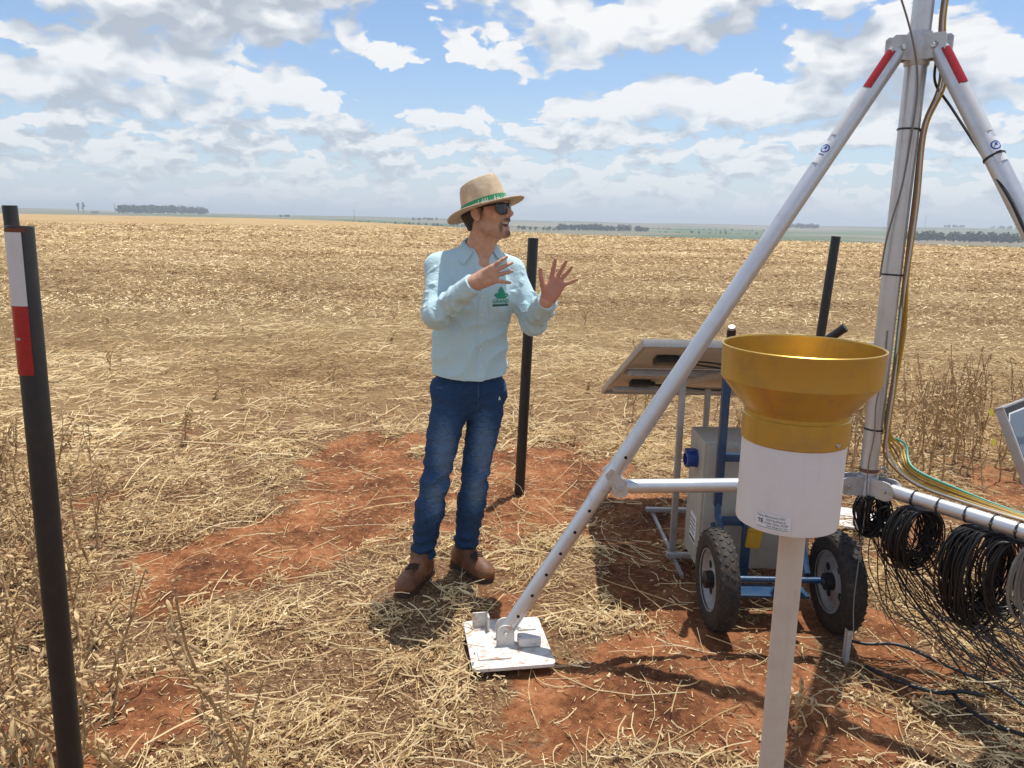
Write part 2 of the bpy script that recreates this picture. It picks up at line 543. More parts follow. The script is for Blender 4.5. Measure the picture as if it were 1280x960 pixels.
def build_ground():
    a_f = np.linspace(R(-46), R(46), 470)
    a_b = np.linspace(R(46), R(314), 60)[1:-1]
    az = np.concatenate([a_f, a_b])
    r = np.concatenate([[0.02, 0.25, 0.6, 1.0, 1.4], np.geomspace(1.75, 9.0, 340), np.geomspace(9.0, 60, 90)[1:],
                        np.geomspace(60, 3600, 110)[1:], [4500, 6000, 9000]])
    A, Rr = np.meshgrid(az, r)
    X = Rr * np.sin(A); Y = Rr * np.cos(A)
    Z = height(X, Y)
    n, m = Rr.shape
    V = np.stack([X, Y, Z], -1).reshape(-1, 3)
    i = np.arange(n - 1)[:, None]; k = np.arange(m)[None, :]
    k2 = (k + 1) % m
    F = np.stack([i * m + k, (i + 1) * m + k, (i + 1) * m + k2, i * m + k2], -1).reshape(-1, 4)
    F = F[:, ::-1]
    mt, nt, b = new_mat("red_soil_and_stubble")
    me = mesh_np("ground", V, F, True, mats=[mt])
    set_attr(me, 'bare', bare(X, Y).ravel())
    set_attr(me, 'field', 1 - sstep(0, 6, (Rr - edge_r(A)).ravel()))
    g = link("ground", me); tag(g, kind='structure')
    co = ncoord(nt)
    cx, cy, cz = nsep(nt, co)
    bare_a = nattr(nt, 'bare'); field = nattr(nt, 'field')
    r_n = (cx * cx + cy * cy).f('SQRT')
    # bare red earth
    n1 = nnoise(nt, co, 3.2, 6, 0.6); n2 = nnoise(nt, co, 34, 6, 0.65); n3 = nnoise(nt, co, 210, 3, 0.6)
    soil = nramp(nt, n1 * 0.6 + n2 * 0.4, [(0.35, (0.070, 0.028, 0.014)), (0.46, (0.175, 0.066, 0.028)), (0.55, (0.31, 0.125, 0.052)), (0.68, (0.48, 0.23, 0.112))])
    soil = nmix(nt, n3.step(0.52, 0.7) * 0.35, soil, (0.36, 0.18, 0.095))
    # chaff and broken straw trodden into it
    st = nvec(nt, cx * 1.0, cy * 1.0, cz)
    c1 = nvoro(nt, st, 95, 'F1', 1.0, 1.0, 'Distance'); c2 = nnoise(nt, co, 60, 6, 0.7)
    chaff = nramp(nt, c2, [(0.34, (0.055, 0.030, 0.016)), (0.50, (0.16, 0.092, 0.048)), (0.68, (0.42, 0.30, 0.165))])
    cov = (1.0 - bare_a) * 0.75 + (n2 - 0.5) * 1.7 + (n1 - 0.5) * 0.8 + 0.12
    col = nmix(nt, cov.step(0.35, 0.75) * 0.85, soil, chaff)
    # the stubble field further out, combed into rows that run across the view
    rv = nvec(nt, cx * 0.10 + cy * 0.012, cy * 0.55 + cx * 0.03, 0.0)
    row = nnoise(nt, rv, 1.0, 4, 0.6)
    rv2 = nvec(nt, cx * 0.03, cy * 0.16 + cx * 0.012, 4.0)
    row2 = nnoise(nt, rv2, 1.0, 3, 0.55)
    patch = nnoise(nt, co, 0.13, 4, 0.55)
    sp1 = nnoise(nt, co, 9.0, 5, 0.75); sp2 = nnoise(nt, co, 30, 4, 0.7)
    fr = nmix(nt, r_n.step(14, 60), sp2, sp1)
    frv = nsep(nt, fr)[0]
    tone = frv * 0.55 + row * 0.30 + row2 * 0.42 + patch * 0.25
    stub = nramp(nt, tone, [(0.54, (0.14, 0.075, 0.034)), (0.68, (0.30, 0.185, 0.080)), (0.80, (0.44, 0.31, 0.150)), (0.95, (0.57, 0.44, 0.24))])
    green = nnoise(nt, nvec(nt, cx * 0.05, cy * 0.08, 9.0), 1.0, 3, 0.5).step(0.66, 0.76) * r_n.step(20, 40) * 0.25
    stub = nmix(nt, green, stub, (0.25, 0.25, 0.07))
    gap = nramp(nt, sp2 * 0.5 + sp1 * 0.5, [(0.40, (0.075, 0.042, 0.022)), (0.52, (0.20, 0.122, 0.062)), (0.64, (0.44, 0.31, 0.165))])
    stub = nmix(nt, (1.0 - r_n.step(16.0, 75.0)) * 0.42, stub, gap)
    col = nmix(nt, r_n.step(5.0, 9.0), col, stub)
    # the country beyond: crops, fallow and pasture in long strips
    ang = cx.f('ARCTAN2', cy)
    pv = nvec(nt, ang * 5.0, r_n.f('LOGARITHM', 2.718) * 7.0, 0.0)
    pc = nvoro(nt, pv, 1.0, 'F1', 0.0, 0.9, 'Color')
    pr_, pg_, pb_ = nsep(nt, pc)
    land = nramp(nt, pr_, [(0.0, (0.06, 0.10, 0.045)), (0.3, (0.10, 0.14, 0.065)), (0.5, (0.20, 0.165, 0.11)), (0.7, (0.085, 0.12, 0.055)), (0.9, (0.26, 0.21, 0.15)), (1.0, (0.15, 0.11, 0.085))])
    ln = nnoise(nt, pv, 6.0, 5, 0.7)
    land = nmix(nt, ln.step(0.52, 0.70) * 0.5, land, (0.06, 0.09, 0.04))
    col = nmix(nt, field, land, col)
    setc(nt, b.inputs['Base Color'], col)
    b.inputs['Roughness'].default_value = 0.95
    b.inputs['Specular IOR Level'].default_value = 0.15
    hb = n2 * 0.6 + n3 * 0.25 + c2 * 0.5
    far_b = frv * 5.0 + row * 2.0
    hsum = hb * (1.0 - r_n.step(5, 12)) + far_b * r_n.step(5, 12)
    bump(nt, b, hsum, 0.75, 0.03)
    return g


build_ground()


# ------------------------------------------------------------------ straw: broken stalks lying over the ground
def straw_mat(name, lo, mid, hi):
    m, nt, b = new_mat(name)
    t = nattr(nt, 'tint')
    c = nramp(nt, t, [(0.0, lo), (0.45, mid), (1.0, hi)])
    n = nnoise(nt, ncoord(nt), 160, 3, 0.6)
    f = (n - 0.5) * 0.4 + 1.05
    c = nmix(nt, 1.0, c, nvec(nt, f, f, f), 'MULTIPLY')
    setc(nt, b.inputs['Base Color'], c)
    b.inputs['Roughness'].default_value = 0.62
    b.inputs['Specular IOR Level'].default_value = 0.35
    return m


M_STRAW = straw_mat("dry_straw", (0.18, 0.095, 0.042), (0.58, 0.405, 0.195), (0.93, 0.77, 0.46))


def scatter(n, r0, r1, a0, a1, gamma=1.0):
    """points spread over a wedge, evenly per area for gamma 1"""
    u = rng.random(n)
    r = (r0 ** (2 * gamma) + u * (r1 ** (2 * gamma) - r0 ** (2 * gamma))) ** (1 / (2 * gamma))
    a = a0 + rng.random(n) * (a1 - a0)
    return r * np.sin(a), r * np.cos(a)


def stalks(x, y, L, rad, lift, tilt, bend, sides=3, seg=2, zscale=1.0):
    """bent stalks as slim prisms (or ribbons for sides=2); returns V, F, tint"""
    n = len(x)
    z0 = height(x, y)
    th = rng.random(n) * 2 * math.pi
    d = np.stack([np.cos(th), np.sin(th), np.tan(tilt)], -1); d /= np.linalg.norm(d, axis=1)[:, None]
    side = np.stack([-np.sin(th), np.cos(th), np.zeros(n)], -1)
    up = np.cross(d, side); up *= np.sign(up[:, 2:3] + 1e-9)
    c = np.stack([x, y, z0 + lift], -1)
    ts = np.linspace(-0.5, 0.5, seg + 1)
    off = side * (rng.normal(0, 1, n) * bend * L)[:, None] + up * (rng.normal(0, 0.5, n) * bend * L)[:, None]
    P = np.stack([c + d * (t * L)[:, None] + off * (0.25 - t * t) * 4 for t in ts], 1)       # n, seg+1, 3
    # keep ends from diving deep into the ground
    gz = height(P[..., 0], P[..., 1]) + 0.002
    P[..., 2] = np.maximum(P[..., 2], gz)
    if sides == 2:
        ro = rng.normal(0, 0.75, n); sv = side * np.cos(ro)[:, None] + up * np.sin(ro)[:, None]
        ring = [sv * rad[:, None], -sv * rad[:, None]]
    else:
        ring = [side * (math.cos(w) * rad)[:, None] + up * (math.sin(w) * rad)[:, None] for w in (math.pi / 2, math.pi / 2 + 2.094, math.pi / 2 + 4.189)]
    k = len(ring)
    taper = np.linspace(1.0, 0.65, seg + 1)
    V = np.stack([P + rg[:, None, :] * taper[None, :, None] for rg in ring], 2)             # n, seg+1, k, 3
    per = (seg + 1) * k
    f = []
    for s in range(seg):
        if k == 2:
            f.append((s * 2, s * 2 + 1, s * 2 + 3, s * 2 + 2))
        else:
            for q in range(3):
                q2 = (q + 1) % 3
                f.append((s * 3 + q, s * 3 + q2, s * 3 + 3 + q2, s * 3 + 3 + q))
    F = (np.arange(n)[:, None, None] * per + np.array(f)[None]).reshape(-1, 4)
    tint = np.repeat(np.clip(rng.normal(0.52, 0.24, n), 0, 1), per)
    return V.reshape(-1, 3), F, tint


# trodden clear: under boots, pads and wheels
CLEAR = [(-0.46, 3.13, 0.10), (-0.42, 3.24, 0.10), (-0.38, 3.34, 0.10), (-0.10, 3.28, 0.10), (-0.17, 3.37, 0.10), (-0.24, 3.46, 0.10), (0.02, 2.70, 0.19), (-0.08, 2.62, 0.1), (0.1, 2.8, 0.1), (0.81, 2.8, 0.12), (0.81, 2.95, 0.12), (1.30, 2.8, 0.12), (1.30, 2.95, 0.12)]


def build_straw():
    W = R(40)
    Vs, Fs, Ts = [], [], []
    def put(n, r0, r1, Lm, Ls, rad, liftmax, keep, sides, seg=2, gamma=1.0, tilt=0.15, bend=0.07, a=W, clump=1.0, grow=0.0, dark=0.0):
        x, y = scatter(n, r0, r1, -a, a, gamma)
        b = bare(x, y); r = np.hypot(x, y)
        cl = fbm(x * 5.5, y * 5.5, 3, 51)                                # straw gathers in drifts with gaps between
        drift = sstep(0.41, 0.59, cl)
        dens = (1 - b * (1 - keep)) * (1 - clump + clump * (0.10 + 0.90 * drift))
        if r1 > 20: dens = dens * sstep(r1, r1 * 0.45, r)
        if r0 > 9: dens = dens * sstep(r0, r0 * 1.8, r)
        if r0 > 4: dens = dens * (0.55 + 0.45 * sstep(0.38, 0.56, fbm(x * 0.10 + y * 0.02, y * 0.9, 3, 66)))
        for fx, fy, fr in CLEAR: dens = dens * (1 - 0.93 * ((x - fx) ** 2 + (y - fy) ** 2 < fr * fr))
        ok = rng.random(n) < dens
        x, y, b, r, drift = x[ok], y[ok], b[ok], r[ok], drift[ok]; k = len(x)
        g_ = 1 + grow * np.clip(r / 13.0 - 1, 0, None)
        L = np.clip(rng.lognormal(math.log(Lm), Ls, k), Lm * 0.25, Lm * 4.5) * g_
        rr = rad * rng.uniform(0.55, 1.35, k) * g_
        heap = 1.6 * np.exp(-(((x + 1.75) / 0.5) ** 2 + ((y - 3.9) / 1.2) ** 2)) + 0.9 * np.exp(-(((x + 0.5) / 0.5) ** 2 + ((y - 2.3) / 0.4) ** 2))
        lift = 0.003 + liftmax * rng.random(k) ** 1.4 * (1 - 0.9 * b) * (0.35 + drift) * (1 + heap)
        V, F, T = stalks(x, y, L, rr, lift, rng.normal(0, 1, k) * tilt * (1 - 0.6 * b), bend, sides, seg)
        tone = (fbm(x * 0.45 + 3, y * 0.75, 4, 55) - 0.5) * np.interp(r, [0, 5, 9], [0.35, 0.5, 1.1]) - dark - np.interp(r, [4.5, 8, 30], [0, 0.07, 0.07])
        T = np.clip(T + np.repeat(tone, len(T) // k), 0, 1)
        o = sum(len(v) for v in Vs)
        Vs.append(V); Fs.append(F + o); Ts.append(T)
    # chopped straw, long stalks across it, chaff flakes; further out ever larger pieces stand for tufts
    put(44000, 1.8, 5.8, 0.040, 0.60, 0.0026, 0.036, 0.045, 3, tilt=0.20, bend=0.16)
    put(9000, 1.8, 5.8, 0.09, 0.60, 0.0023, 0.050, 0.05, 3, 4, bend=0.14, tilt=0.25)
    put(10000, 1.8, 5.8, 0.028, 0.35, 0.0043, 0.045, 0.05, 3, 2, bend=0.18, tilt=0.4)
    put(1500, 1.8, 5.0, 0.24, 0.45, 0.0023, 0.05, 0.38, 3, 4, bend=0.10, clump=0.35)
    put(130000, 1.8, 5.8, 0.012, 0.6, 0.0014, 0.007, 0.30, 2, 1, clump=0.15, dark=0.32)
    put(95000, 5.2, 24.0, 0.066, 0.5, 0.0040, 0.060, 0.06, 3, 1, 0.50, 0.28, clump=0.85)
    put(12000, 5.2, 12.0, 0.20, 0.5, 0.0036, 0.07, 0.12, 3, 2, 0.8, clump=0.7)
    put(230000, 10.0, 150.0, 0.052, 0.5, 0.0062, 0.05, 0.30, 2, 1, 0.08, 0.30, a=R(37), clump=0.55, grow=0.62)
    V = np.concatenate(Vs); F = np.concatenate(Fs); T = np.concatenate(Ts)
    me = mesh_np("straw", V, F, False, mats=[M_STRAW])
    set_attr(me, 'tint', T)
    o = link("straw", me)
    tag(o, 'loose dry crop straw and chaff scattered over red soil', 'straw', kind='stuff')


if STRAW: build_straw()


# ------------------------------------------------------------------ shared materials
M_ALU = mat("anodised_aluminium", (0.60, 0.615, 0.64), 0.40, 0.75, 0.09, 6, 0.06, 300, (0.40, 0.31, 0.24), 0.22, streak=0.10)
M_CAST = mat("cast_aluminium", (0.56, 0.575, 0.59), 0.5, 0.6, 0.10, 10, 0.12, 160, (0.36, 0.24, 0.17), 0.5)
M_STEEL = mat("bolt_steel", (0.55, 0.55, 0.54), 0.35, 0.9, 0.15, 30)
M_BLACKP = mat("black_plastic", (0.012, 0.012, 0.013), 0.45, 0, 0.2, 14, 0.1, 120, (0.10, 0.06, 0.04), 0.25)
M_POST = mat("black_plastic_pipe", (0.016, 0.015, 0.014), 0.5, 0, 0.3, 9, 0.12, 60, (0.08, 0.052, 0.036), 0.18)
M_CABLE = mat("black_cable", (0.011, 0.011, 0.012), 0.42, 0, 0.2, 20, 0, 1, (0.09, 0.055, 0.035), 0.2)
M_GREYC = mat("grey_cable", (0.19, 0.185, 0.175), 0.5, 0, 0.15, 20, 0, 1, (0.20, 0.11, 0.06), 0.5)
M_YEL = mat("yellow_cable", (0.50, 0.31, 0.03), 0.45, 0, 0.15, 15, 0, 1, (0.25, 0.14, 0.06), 0.3)
M_GRN = mat("green_cable", (0.07, 0.33, 0.25), 0.45, 0, 0.15, 15)
M_BRN = mat("brown_cable", (0.23, 0.12, 0.04), 0.5, 0, 0.2, 15)
M_WHC = mat("white_cable", (0.62, 0.60, 0.55), 0.5, 0, 0.15, 15)
M_RED = mat("red_reflective_tape", (0.36, 0.010, 0.014), 0.28, 0.0, 0.12, 40, 0.1, 400)
M_WHT = mat("white_reflective_tape", (0.60, 0.61, 0.62), 0.35, 0.0, 0.1, 30, 0.1, 400)
M_CLEAR = mat("clear_label", (0.70, 0.70, 0.70), 0.22, 0.2, 0.05, 30)
M_STICK = mat("white_sticker", (0.75, 0.77, 0.80), 0.4, 0, 0.05, 30)
M_BLUEI = mat("blue_ink", (0.02, 0.09, 0.36), 0.4, 0, 0.1, 30)
M_DARKINK = mat("dark_ink", (0.02, 0.02, 0.025), 0.5, 0, 0.1, 30)
M_WPLATE = mat("white_painted_plate", (0.62, 0.60, 0.56), 0.55, 0, 0.10, 10, 0.12, 120, (0.34, 0.155, 0.08), 0.95, streak=0.0)
M_HOLE = mat("hole_shadow", (0.01, 0.01, 0.01), 0.9, 0, 0.1, 30)

UPZ = Vector((0, 0, 1))
HUB = Vector((1.355, 2.81, 0.66))
A_DIR = Vector((-0.995, -0.078, 0)); B_DIR = Vector((0.565, -0.825, 0)).normalized(); C_DIR = Vector((0.4356, 0.9, 0)).normalized()


def bolt(mb, c, axis, r=0.009, h=0.009):
    M = frame_of(axis)
    mb.lathe([(0.0001, h), (r * 0.8, h), (r, h * 0.7), (r, 0), (r * 1.45, 0), (r * 1.45, -0.002), (0.0001, -0.002)], 6 if r > 0.006 else 8, c, M)


def arc_patch(mb, p0, p1, r, centre_dir, half_ang, t0, t1, n=10, off=0.0012, thick=0.0008):
    """a strip of tape or sticker that wraps part of a tube between fractions t0..t1 of its length"""
    p0, p1 = Vector(p0), Vector(p1); ax = (p1 - p0).normalized()
    x = Vector(centre_dir); x = (x - ax * x.dot(ax)).normalized(); y = ax.cross(x)
    L = (p1 - p0)
    for rr in (off, off + thick):
        pass
    vs = []
    for t in (t0, t1):
        for k in range(n + 1):
            w = -half_ang + 2 * half_ang * k / n
            d = x * math.cos(w) + y * math.sin(w)
            for o in (off, off + thick):
                vs.append(p0 + L * t + d * (r + o))
    fs = []
    m = (n + 1) * 2
    for k in range(n):
        a = k * 2
        fs.append((a + 1, a + 3, m + a + 3, m + a + 1)); fs.append((a, m + a, m + a + 2, a + 2))
        fs.append((a, a + 2, a + 3, a + 1)); fs.append((m + a, m + a + 1, m + a + 3, m + a + 2))
    fs.append((0, 1, m + 1, m)); e = n * 2
    fs.append((e, m + e, m + e + 1, e + 1))
    mb.add(vs, fs)


def surf_print(mb, p0, p1, r, centre_dir, tt, rows, size, off=0.0022):
    """flat print on a tube: list of 2-D polygons (u along circumference, v along tube) scaled by size, centred at fraction tt"""
    p0, p1 = Vector(p0), Vector(p1); ax = (p1 - p0).normalized()
    x = Vector(centre_dir); x = (x - ax * x.dot(ax)).normalized(); y = ax.cross(x)
    c = p0 + (p1 - p0) * tt
    for poly in rows:
        vs = []
        for u, v in poly:
            w = u * size / r
            vs.append(c + ax * (v * size) + (x * math.cos(w) + y * math.sin(w)) * (r + off))
        mb.add(vs, [tuple(range(len(poly)))])


def tie_ring(mb, c, axis, r, w=0.005, n=20, t=0.0022):
    M = frame_of(axis)
    mb.lathe([(r, -w / 2), (r + t, -w / 2), (r + t, w / 2), (r, w / 2)], n, c, M, closed=True)
    mb.box(Vector(c) + M @ Vector((r * 0.7 + t, -r * 0.7 - t, 0)), (0.008, 0.006, 0.008), M)


def ring_poly(r0, r1, n, cx=0, cy=0):
    out = []
    for k in range(n):
        a, b = 2 * math.pi * k / n, 2 * math.pi * (k + 1) / n
        out.append([(cx + r0 * math.cos(a), cy + r0 * math.sin(a)), (cx + r1 * math.cos(a), cy + r1 * math.sin(a)),
                    (cx + r1 * math.cos(b), cy + r1 * math.sin(b)), (cx + r0 * math.cos(b), cy + r0 * math.sin(b))])
    return out


# ------------------------------------------------------------------ tripod mast
def build_tripod():
    t = thing('instrument_tripod', (HUB.x, HUB.y, 0.0), 'tall silver aluminium tripod mast with red tape on its legs beside the man', 'tripod')
    mast = MB()
    mast.tube([HUB + Vector((0, 0, -0.06)), HUB + Vector((0, 0, 0.75)), HUB + Vector((0, 0, 1.50))], [0.031, 0.033, 0.0355], 28)
    mast.tube([HUB + Vector((0, 0, 1.44)), HUB + Vector((0, 0, 3.2))], [0.0335, 0.0335], 28)
    part('mast', mast, M_ALU, t)
    top = HUB + Vector((0, 0, 1.545))
    mb = MB(); mb.lathe([(0.037, -0.055), (0.040, -0.05), (0.040, 0.05), (0.037, 0.055)], 28, top)
    part('collar', mb, M_CAST, t)
    mb = MB(); mb.lathe([(0.033, -0.055), (0.040, -0.05), (0.040, 0.028), (0.037, 0.033), (0.033, 0.036)], 28, HUB)
    part('hub', mb, M_CAST, t)
    mb = MB(); mb.lathe([(0.032, 0.05), (0.035, 0.052), (0.035, 0.062), (0.032, 0.064)], 24, HUB)
    part('clamp_band', mb, mat("rusty_band", (0.20, 0.10, 0.06), 0.7, 0.3, 0.3, 60), t)
    for D in (A_DIR, B_DIR, C_DIR):
        side = D.cross(UPZ)
        piv = top + D * 0.068
        foot = Vector((HUB.x, HUB.y, 0)) + D * 1.372 + Vector((0, 0, 0.075))
        # hinge cheeks at the collar
        for s in (-1, 1):
            h = MB()
            poly = [(-0.035, -0.042), (0.055, -0.036), (0.062, -0.028), (0.062, 0.030), (0.054, 0.038), (-0.035, 0.042)]
            h.prism(poly, side, 0.006, top + D * 0.042 + side * (s * 0.0215), D, UPZ)
            part('hinge_cheek', h, M_CAST, t, sharp=30)
        h = MB(); h.box(top + D * 0.036, (0.02, 0.04, 0.08), frame_of(UPZ, D))
        part('hinge_bracket', h, M_CAST, t, sharp=30)
        for s in (-1, 1):
            b = MB(); bolt(b, piv + side * (s * 0.0245), side * s, 0.010, 0.009); part('hinge_bolt', b, M_STEEL, t, sharp=25)
        ax = (foot - piv).normalized()
        Lall = (foot - piv).length
        brz = HUB.z
        f_join = (piv.z - brz + 0.045) / (piv.z - foot.z)      # where the sleeve ends, just below the brace
        p1 = piv + (foot - piv) * f_join
        up_leg = MB()
        up_leg.tube([piv - ax * 0.012, piv + ax * 0.02, p1], [0.020, 0.0305, 0.0305], 24)
        leg = part('leg', up_leg, M_ALU, t)
        low = MB(); low.tube([p1 - ax * 0.01, foot], [0.0284, 0.0280], 24)
        lo = part('leg_extension', low, M_ALU, t)
        # black discs painted for the shade inside adjustment holes, camera side of the extension
        tocam = (Vector((0, 0, 1.2)) - (p1 + foot) / 2); nrm = (tocam - ax * tocam.dot(ax)).normalized()
        nrm = (nrm + ax.cross(nrm) * -0.22).normalized()
        hl = MB(); Ll = (foot - p1).length; k = 0; s = 0.05
        while s < Ll - 0.06:
            hl.lathe([(0.0001, 0.0), (0.0062, 0.0), (0.0068, -0.003)], 12, p1 + ax * s + nrm * 0.0287, frame_of(nrm)); s += 0.098
        hl.lathe([(0.0001, 0.0), (0.0062, 0.0), (0.0068, -0.003)], 12, p1 - ax * 0.19 + nrm * 0.0309, frame_of(nrm))
        part('adjustment_hole_shade', hl, M_HOLE, lo)['kind'] = 'stuff'
        bt = MB(); bolt(bt, p1 - ax * 0.045 + nrm * 0.030, nrm, 0.006, 0.006); part('set_screw', bt, M_STEEL, leg)
        # red tape, clear label and maker's mark on the side that faces out and up
        outw = (D + UPZ * 0.35).normalized()
        cam_side = (Vector((0, 0, 1.62)) - piv).normalized()
        face = (outw * 0.75 + cam_side * 0.75).normalized()
        tp = MB(); arc_patch(tp, piv, foot, 0.0305, face, 0.52, 0.010, 0.066); part('red_tape', tp, M_RED, leg)
        cl = MB(); arc_patch(cl, piv, foot, 0.0305, face, 0.46, 0.068, 0.140, off=0.0006); part('clear_label', cl, M_CLEAR, leg)
        st = MB(); arc_patch(st, piv, foot, 0.0305, face, 0.60, 0.150, 0.184); stk = part('sticker', st, M_STICK, leg)
        ink = MB()
        lo_g = ring_poly(0.72, 1.0, 22)
        globe = [[(-0.42, -0.50), (0.05, -0.62), (0.32, -0.1), (0.55, 0.5), (0.1, 0.1), (-0.3, 0.2)], [(-0.35, 0.32), (0.1, 0.62), (-0.45, 0.55)]]
        bars = [[(-0.62 + 0.16 * q, 1.28), (-0.50 + 0.16 * q, 1.28), (-0.50 + 0.16 * q, 1.62), (-0.62 + 0.16 * q, 1.62)] for q in range(8)]
        surf_print(ink, piv, foot, 0.0305, face, 0.1615, lo_g + globe + bars, 0.0158)
        part('printed_emblem', ink, M_BLUEI, stk, smooth=False)
        # horizontal brace from hub to leg
        hinge_in = HUB + D * 0.075
        tt = (piv.z - brz) / (piv.z - foot.z)
        meet = piv + (foot - piv) * tt
        hinge_out = meet - D * 0.058 + UPZ * -0.002
        br = MB(); br.tube([HUB + D * 0.10, hinge_out], [0.0265, 0.0265], 24)
        brace = part('brace', br, M_ALU, t)
        for c, nm, k in ((hinge_in, 'brace_hinge', 1), (hinge_out, 'brace_hinge', -1)):
            for s in (-1, 1):
                hb = MB()
                if k == 1: poly = [(-0.045, -0.035)] + [(0.012 + 0.036 * math.cos(w), 0.036 * math.sin(w)) for w in np.linspace(-math.pi / 2, math.pi / 2, 10)] + [(-0.045, 0.035)]
                else: poly = [(0.0 + 0.034 * math.cos(w), 0.034 * math.sin(w)) for w in np.linspace(math.pi * 1.18, math.pi * 2.02, 11)] + [(0.062, 0.056), (0.038, 0.080), (-0.020, 0.026)]
                if k == -1: poly = [(-p_[0] if False else p_[0], p_[1]) for p_ in poly]
                hb.prism(poly, side, 0.006, c + side * (s * 0.0272), D, UPZ)
                part(nm, hb, M_CAST, brace, sharp=30)
                bb = MB(); bolt(bb, c + D * (0.012 if k == 1 else 0) + side * (s * 0.030), side * s, 0.009, 0.008)
                part('brace_bolt', bb, M_STEEL, brace, sharp=25)
        # foot: white plate with clips and a pivot lug
        base = Vector((foot.x, foot.y, 0.03)) + D * -0.01
        pl = MB()
        rot = Matrix.Rotation(R(5), 3, 'Z') @ frame_of(UPZ, D)
        poly = []
        for cx_, cy_, a0 in ((0.135, 0.155, 0), (-0.135, 0.155, 90), (-0.135, -0.155, 180), (0.135, -0.155, 270)):
            for q in range(4):
                w = R(a0 + q * 30); poly.append((cx_ + 0.018 * math.cos(w), cy_ + 0.018 * math.sin(w)))
        bx, by = rot @ Vector((1, 0, 0)), rot @ Vector((0, 1, 0))
        pl.prism(poly, UPZ, 0.012, base, bx, by)
        fp = part('foot_plate', pl, M_WPLATE, t, sharp=30)
        rib = MB(); rib.box(base + bx * 0.065 + by * 0.085 + UPZ * 0.008, (0.12, 0.07, 0.008), rot, 0.002)
        part('raised_panel', rib, M_WPLATE, fp, sharp=30)
        rib = MB(); rib.box(base - bx * 0.09 - by * 0.10 + UPZ * 0.009, (0.07, 0.06, 0.008), rot, 0.002)
        part('raised_panel', rib, M_WPLATE, fp, sharp=30)
        clip = MB()
        clip.box(base + bx * 0.090 - by * 0.125 + UPZ * 0.035, (0.062, 0.008, 0.065), rot, 0.002)
        part('plate_clip', clip, M_WPLATE, fp, sharp=30)
        clip = MB(); clip.box(base + bx * 0.062 - by * 0.102 + UPZ * 0.038, (0.008, 0.045, 0.060), rot, 0.002)
        part('plate_clip', clip, M_WPLATE, fp, sharp=30)
        cl2 = MB()
        cl2.box(base - bx * 0.078 + by * 0.030 + UPZ * 0.026, (0.085, 0.05, 0.036), rot, 0.006)
        part('plate_latch', cl2, M_WPLATE, fp, sharp=30)
        for s in (-1, 1):
            lug = MB(); poly = [(-0.034, -0.055)] + [(0.034 * math.cos(w), 0.034 * math.sin(w)) for w in np.linspace(math.pi, 0, 10)] + [(0.034, -0.055)]
            lug.prism(poly, side, 0.006, foot + side * (s * 0.029) + UPZ * 0.012, D, UPZ)
            part('foot_lug', lug, M_WPLATE, fp, sharp=30)
            b = MB(); bolt(b, foot + side * (s * 0.032) + UPZ * 0.012, side * s, 0.009, 0.008); part('foot_bolt', b, M_STEEL, fp, sharp=25)
            spike = MB(); spike.box(base + by * (0.07 * s) - bx * 0.12 + UPZ * -0.035, (0.025, 0.02, 0.06), rot, 0.002); part('ground_spike', spike, M_CAST, fp)
    # eye bolt by the hub
    eb = MB(); c = HUB + Vector((0.05, -0.015, 0.055))
    eb.tube([c + Vector((math.cos(w) * 0.014, math.sin(w) * 0.006, math.sin(w) * 0.014)) for w in np.linspace(0, 2 * math.pi, 18)[:-1]], 0.0042, 8, closed=True)
    eb.tube([c + Vector((0.008, 0, -0.012)), c + Vector((0.02, 0, -0.04))], 0.005, 8)
    part('eye_bolt', eb, M_STEEL, t)
    # cable ties
    for z, r in ((1.945, 0.0355), (1.448, 0.0345), (0.875, 0.032)):
        tb = MB(); tie_ring(tb, Vector((HUB.x, HUB.y, z)), Vector((0.05, 0.02, 1)), r, 0.006); part('cable_tie', tb, M_BLACKP, t)
    for s in (0.185, 0.275, 0.370, 0.455, 0.530, 0.568, 0.583):
        tb = MB(); tie_ring(tb, HUB + B_DIR * s, B_DIR + Vector((0, 0, rnd.uniform(-.12, .12))), 0.0275, 0.0055); part('cable_tie', tb, M_BLACKP, t)
    top_b = top + B_DIR * 0.068; foot_b = Vector((HUB.x, HUB.y, 0)) + B_DIR * 1.372 + Vector((0, 0, 0.075))
    tb = MB(); tie_ring(tb, top_b + (foot_b - top_b) * 0.172, foot_b - top_b, 0.0315, 0.006); part('cable_tie', tb, M_BLACKP, t)
    return t


build_tripod()


# ------------------------------------------------------------------ cables
def cable(name, pts, r, m, label, cat, group=None, n=8, smooth_n=8):
    mb = MB(); P = bez(pts, smooth_n); mb.tube(P, r, n)
    return solo(name, mb, m, P[0] if False else P[-1], label, cat, group)


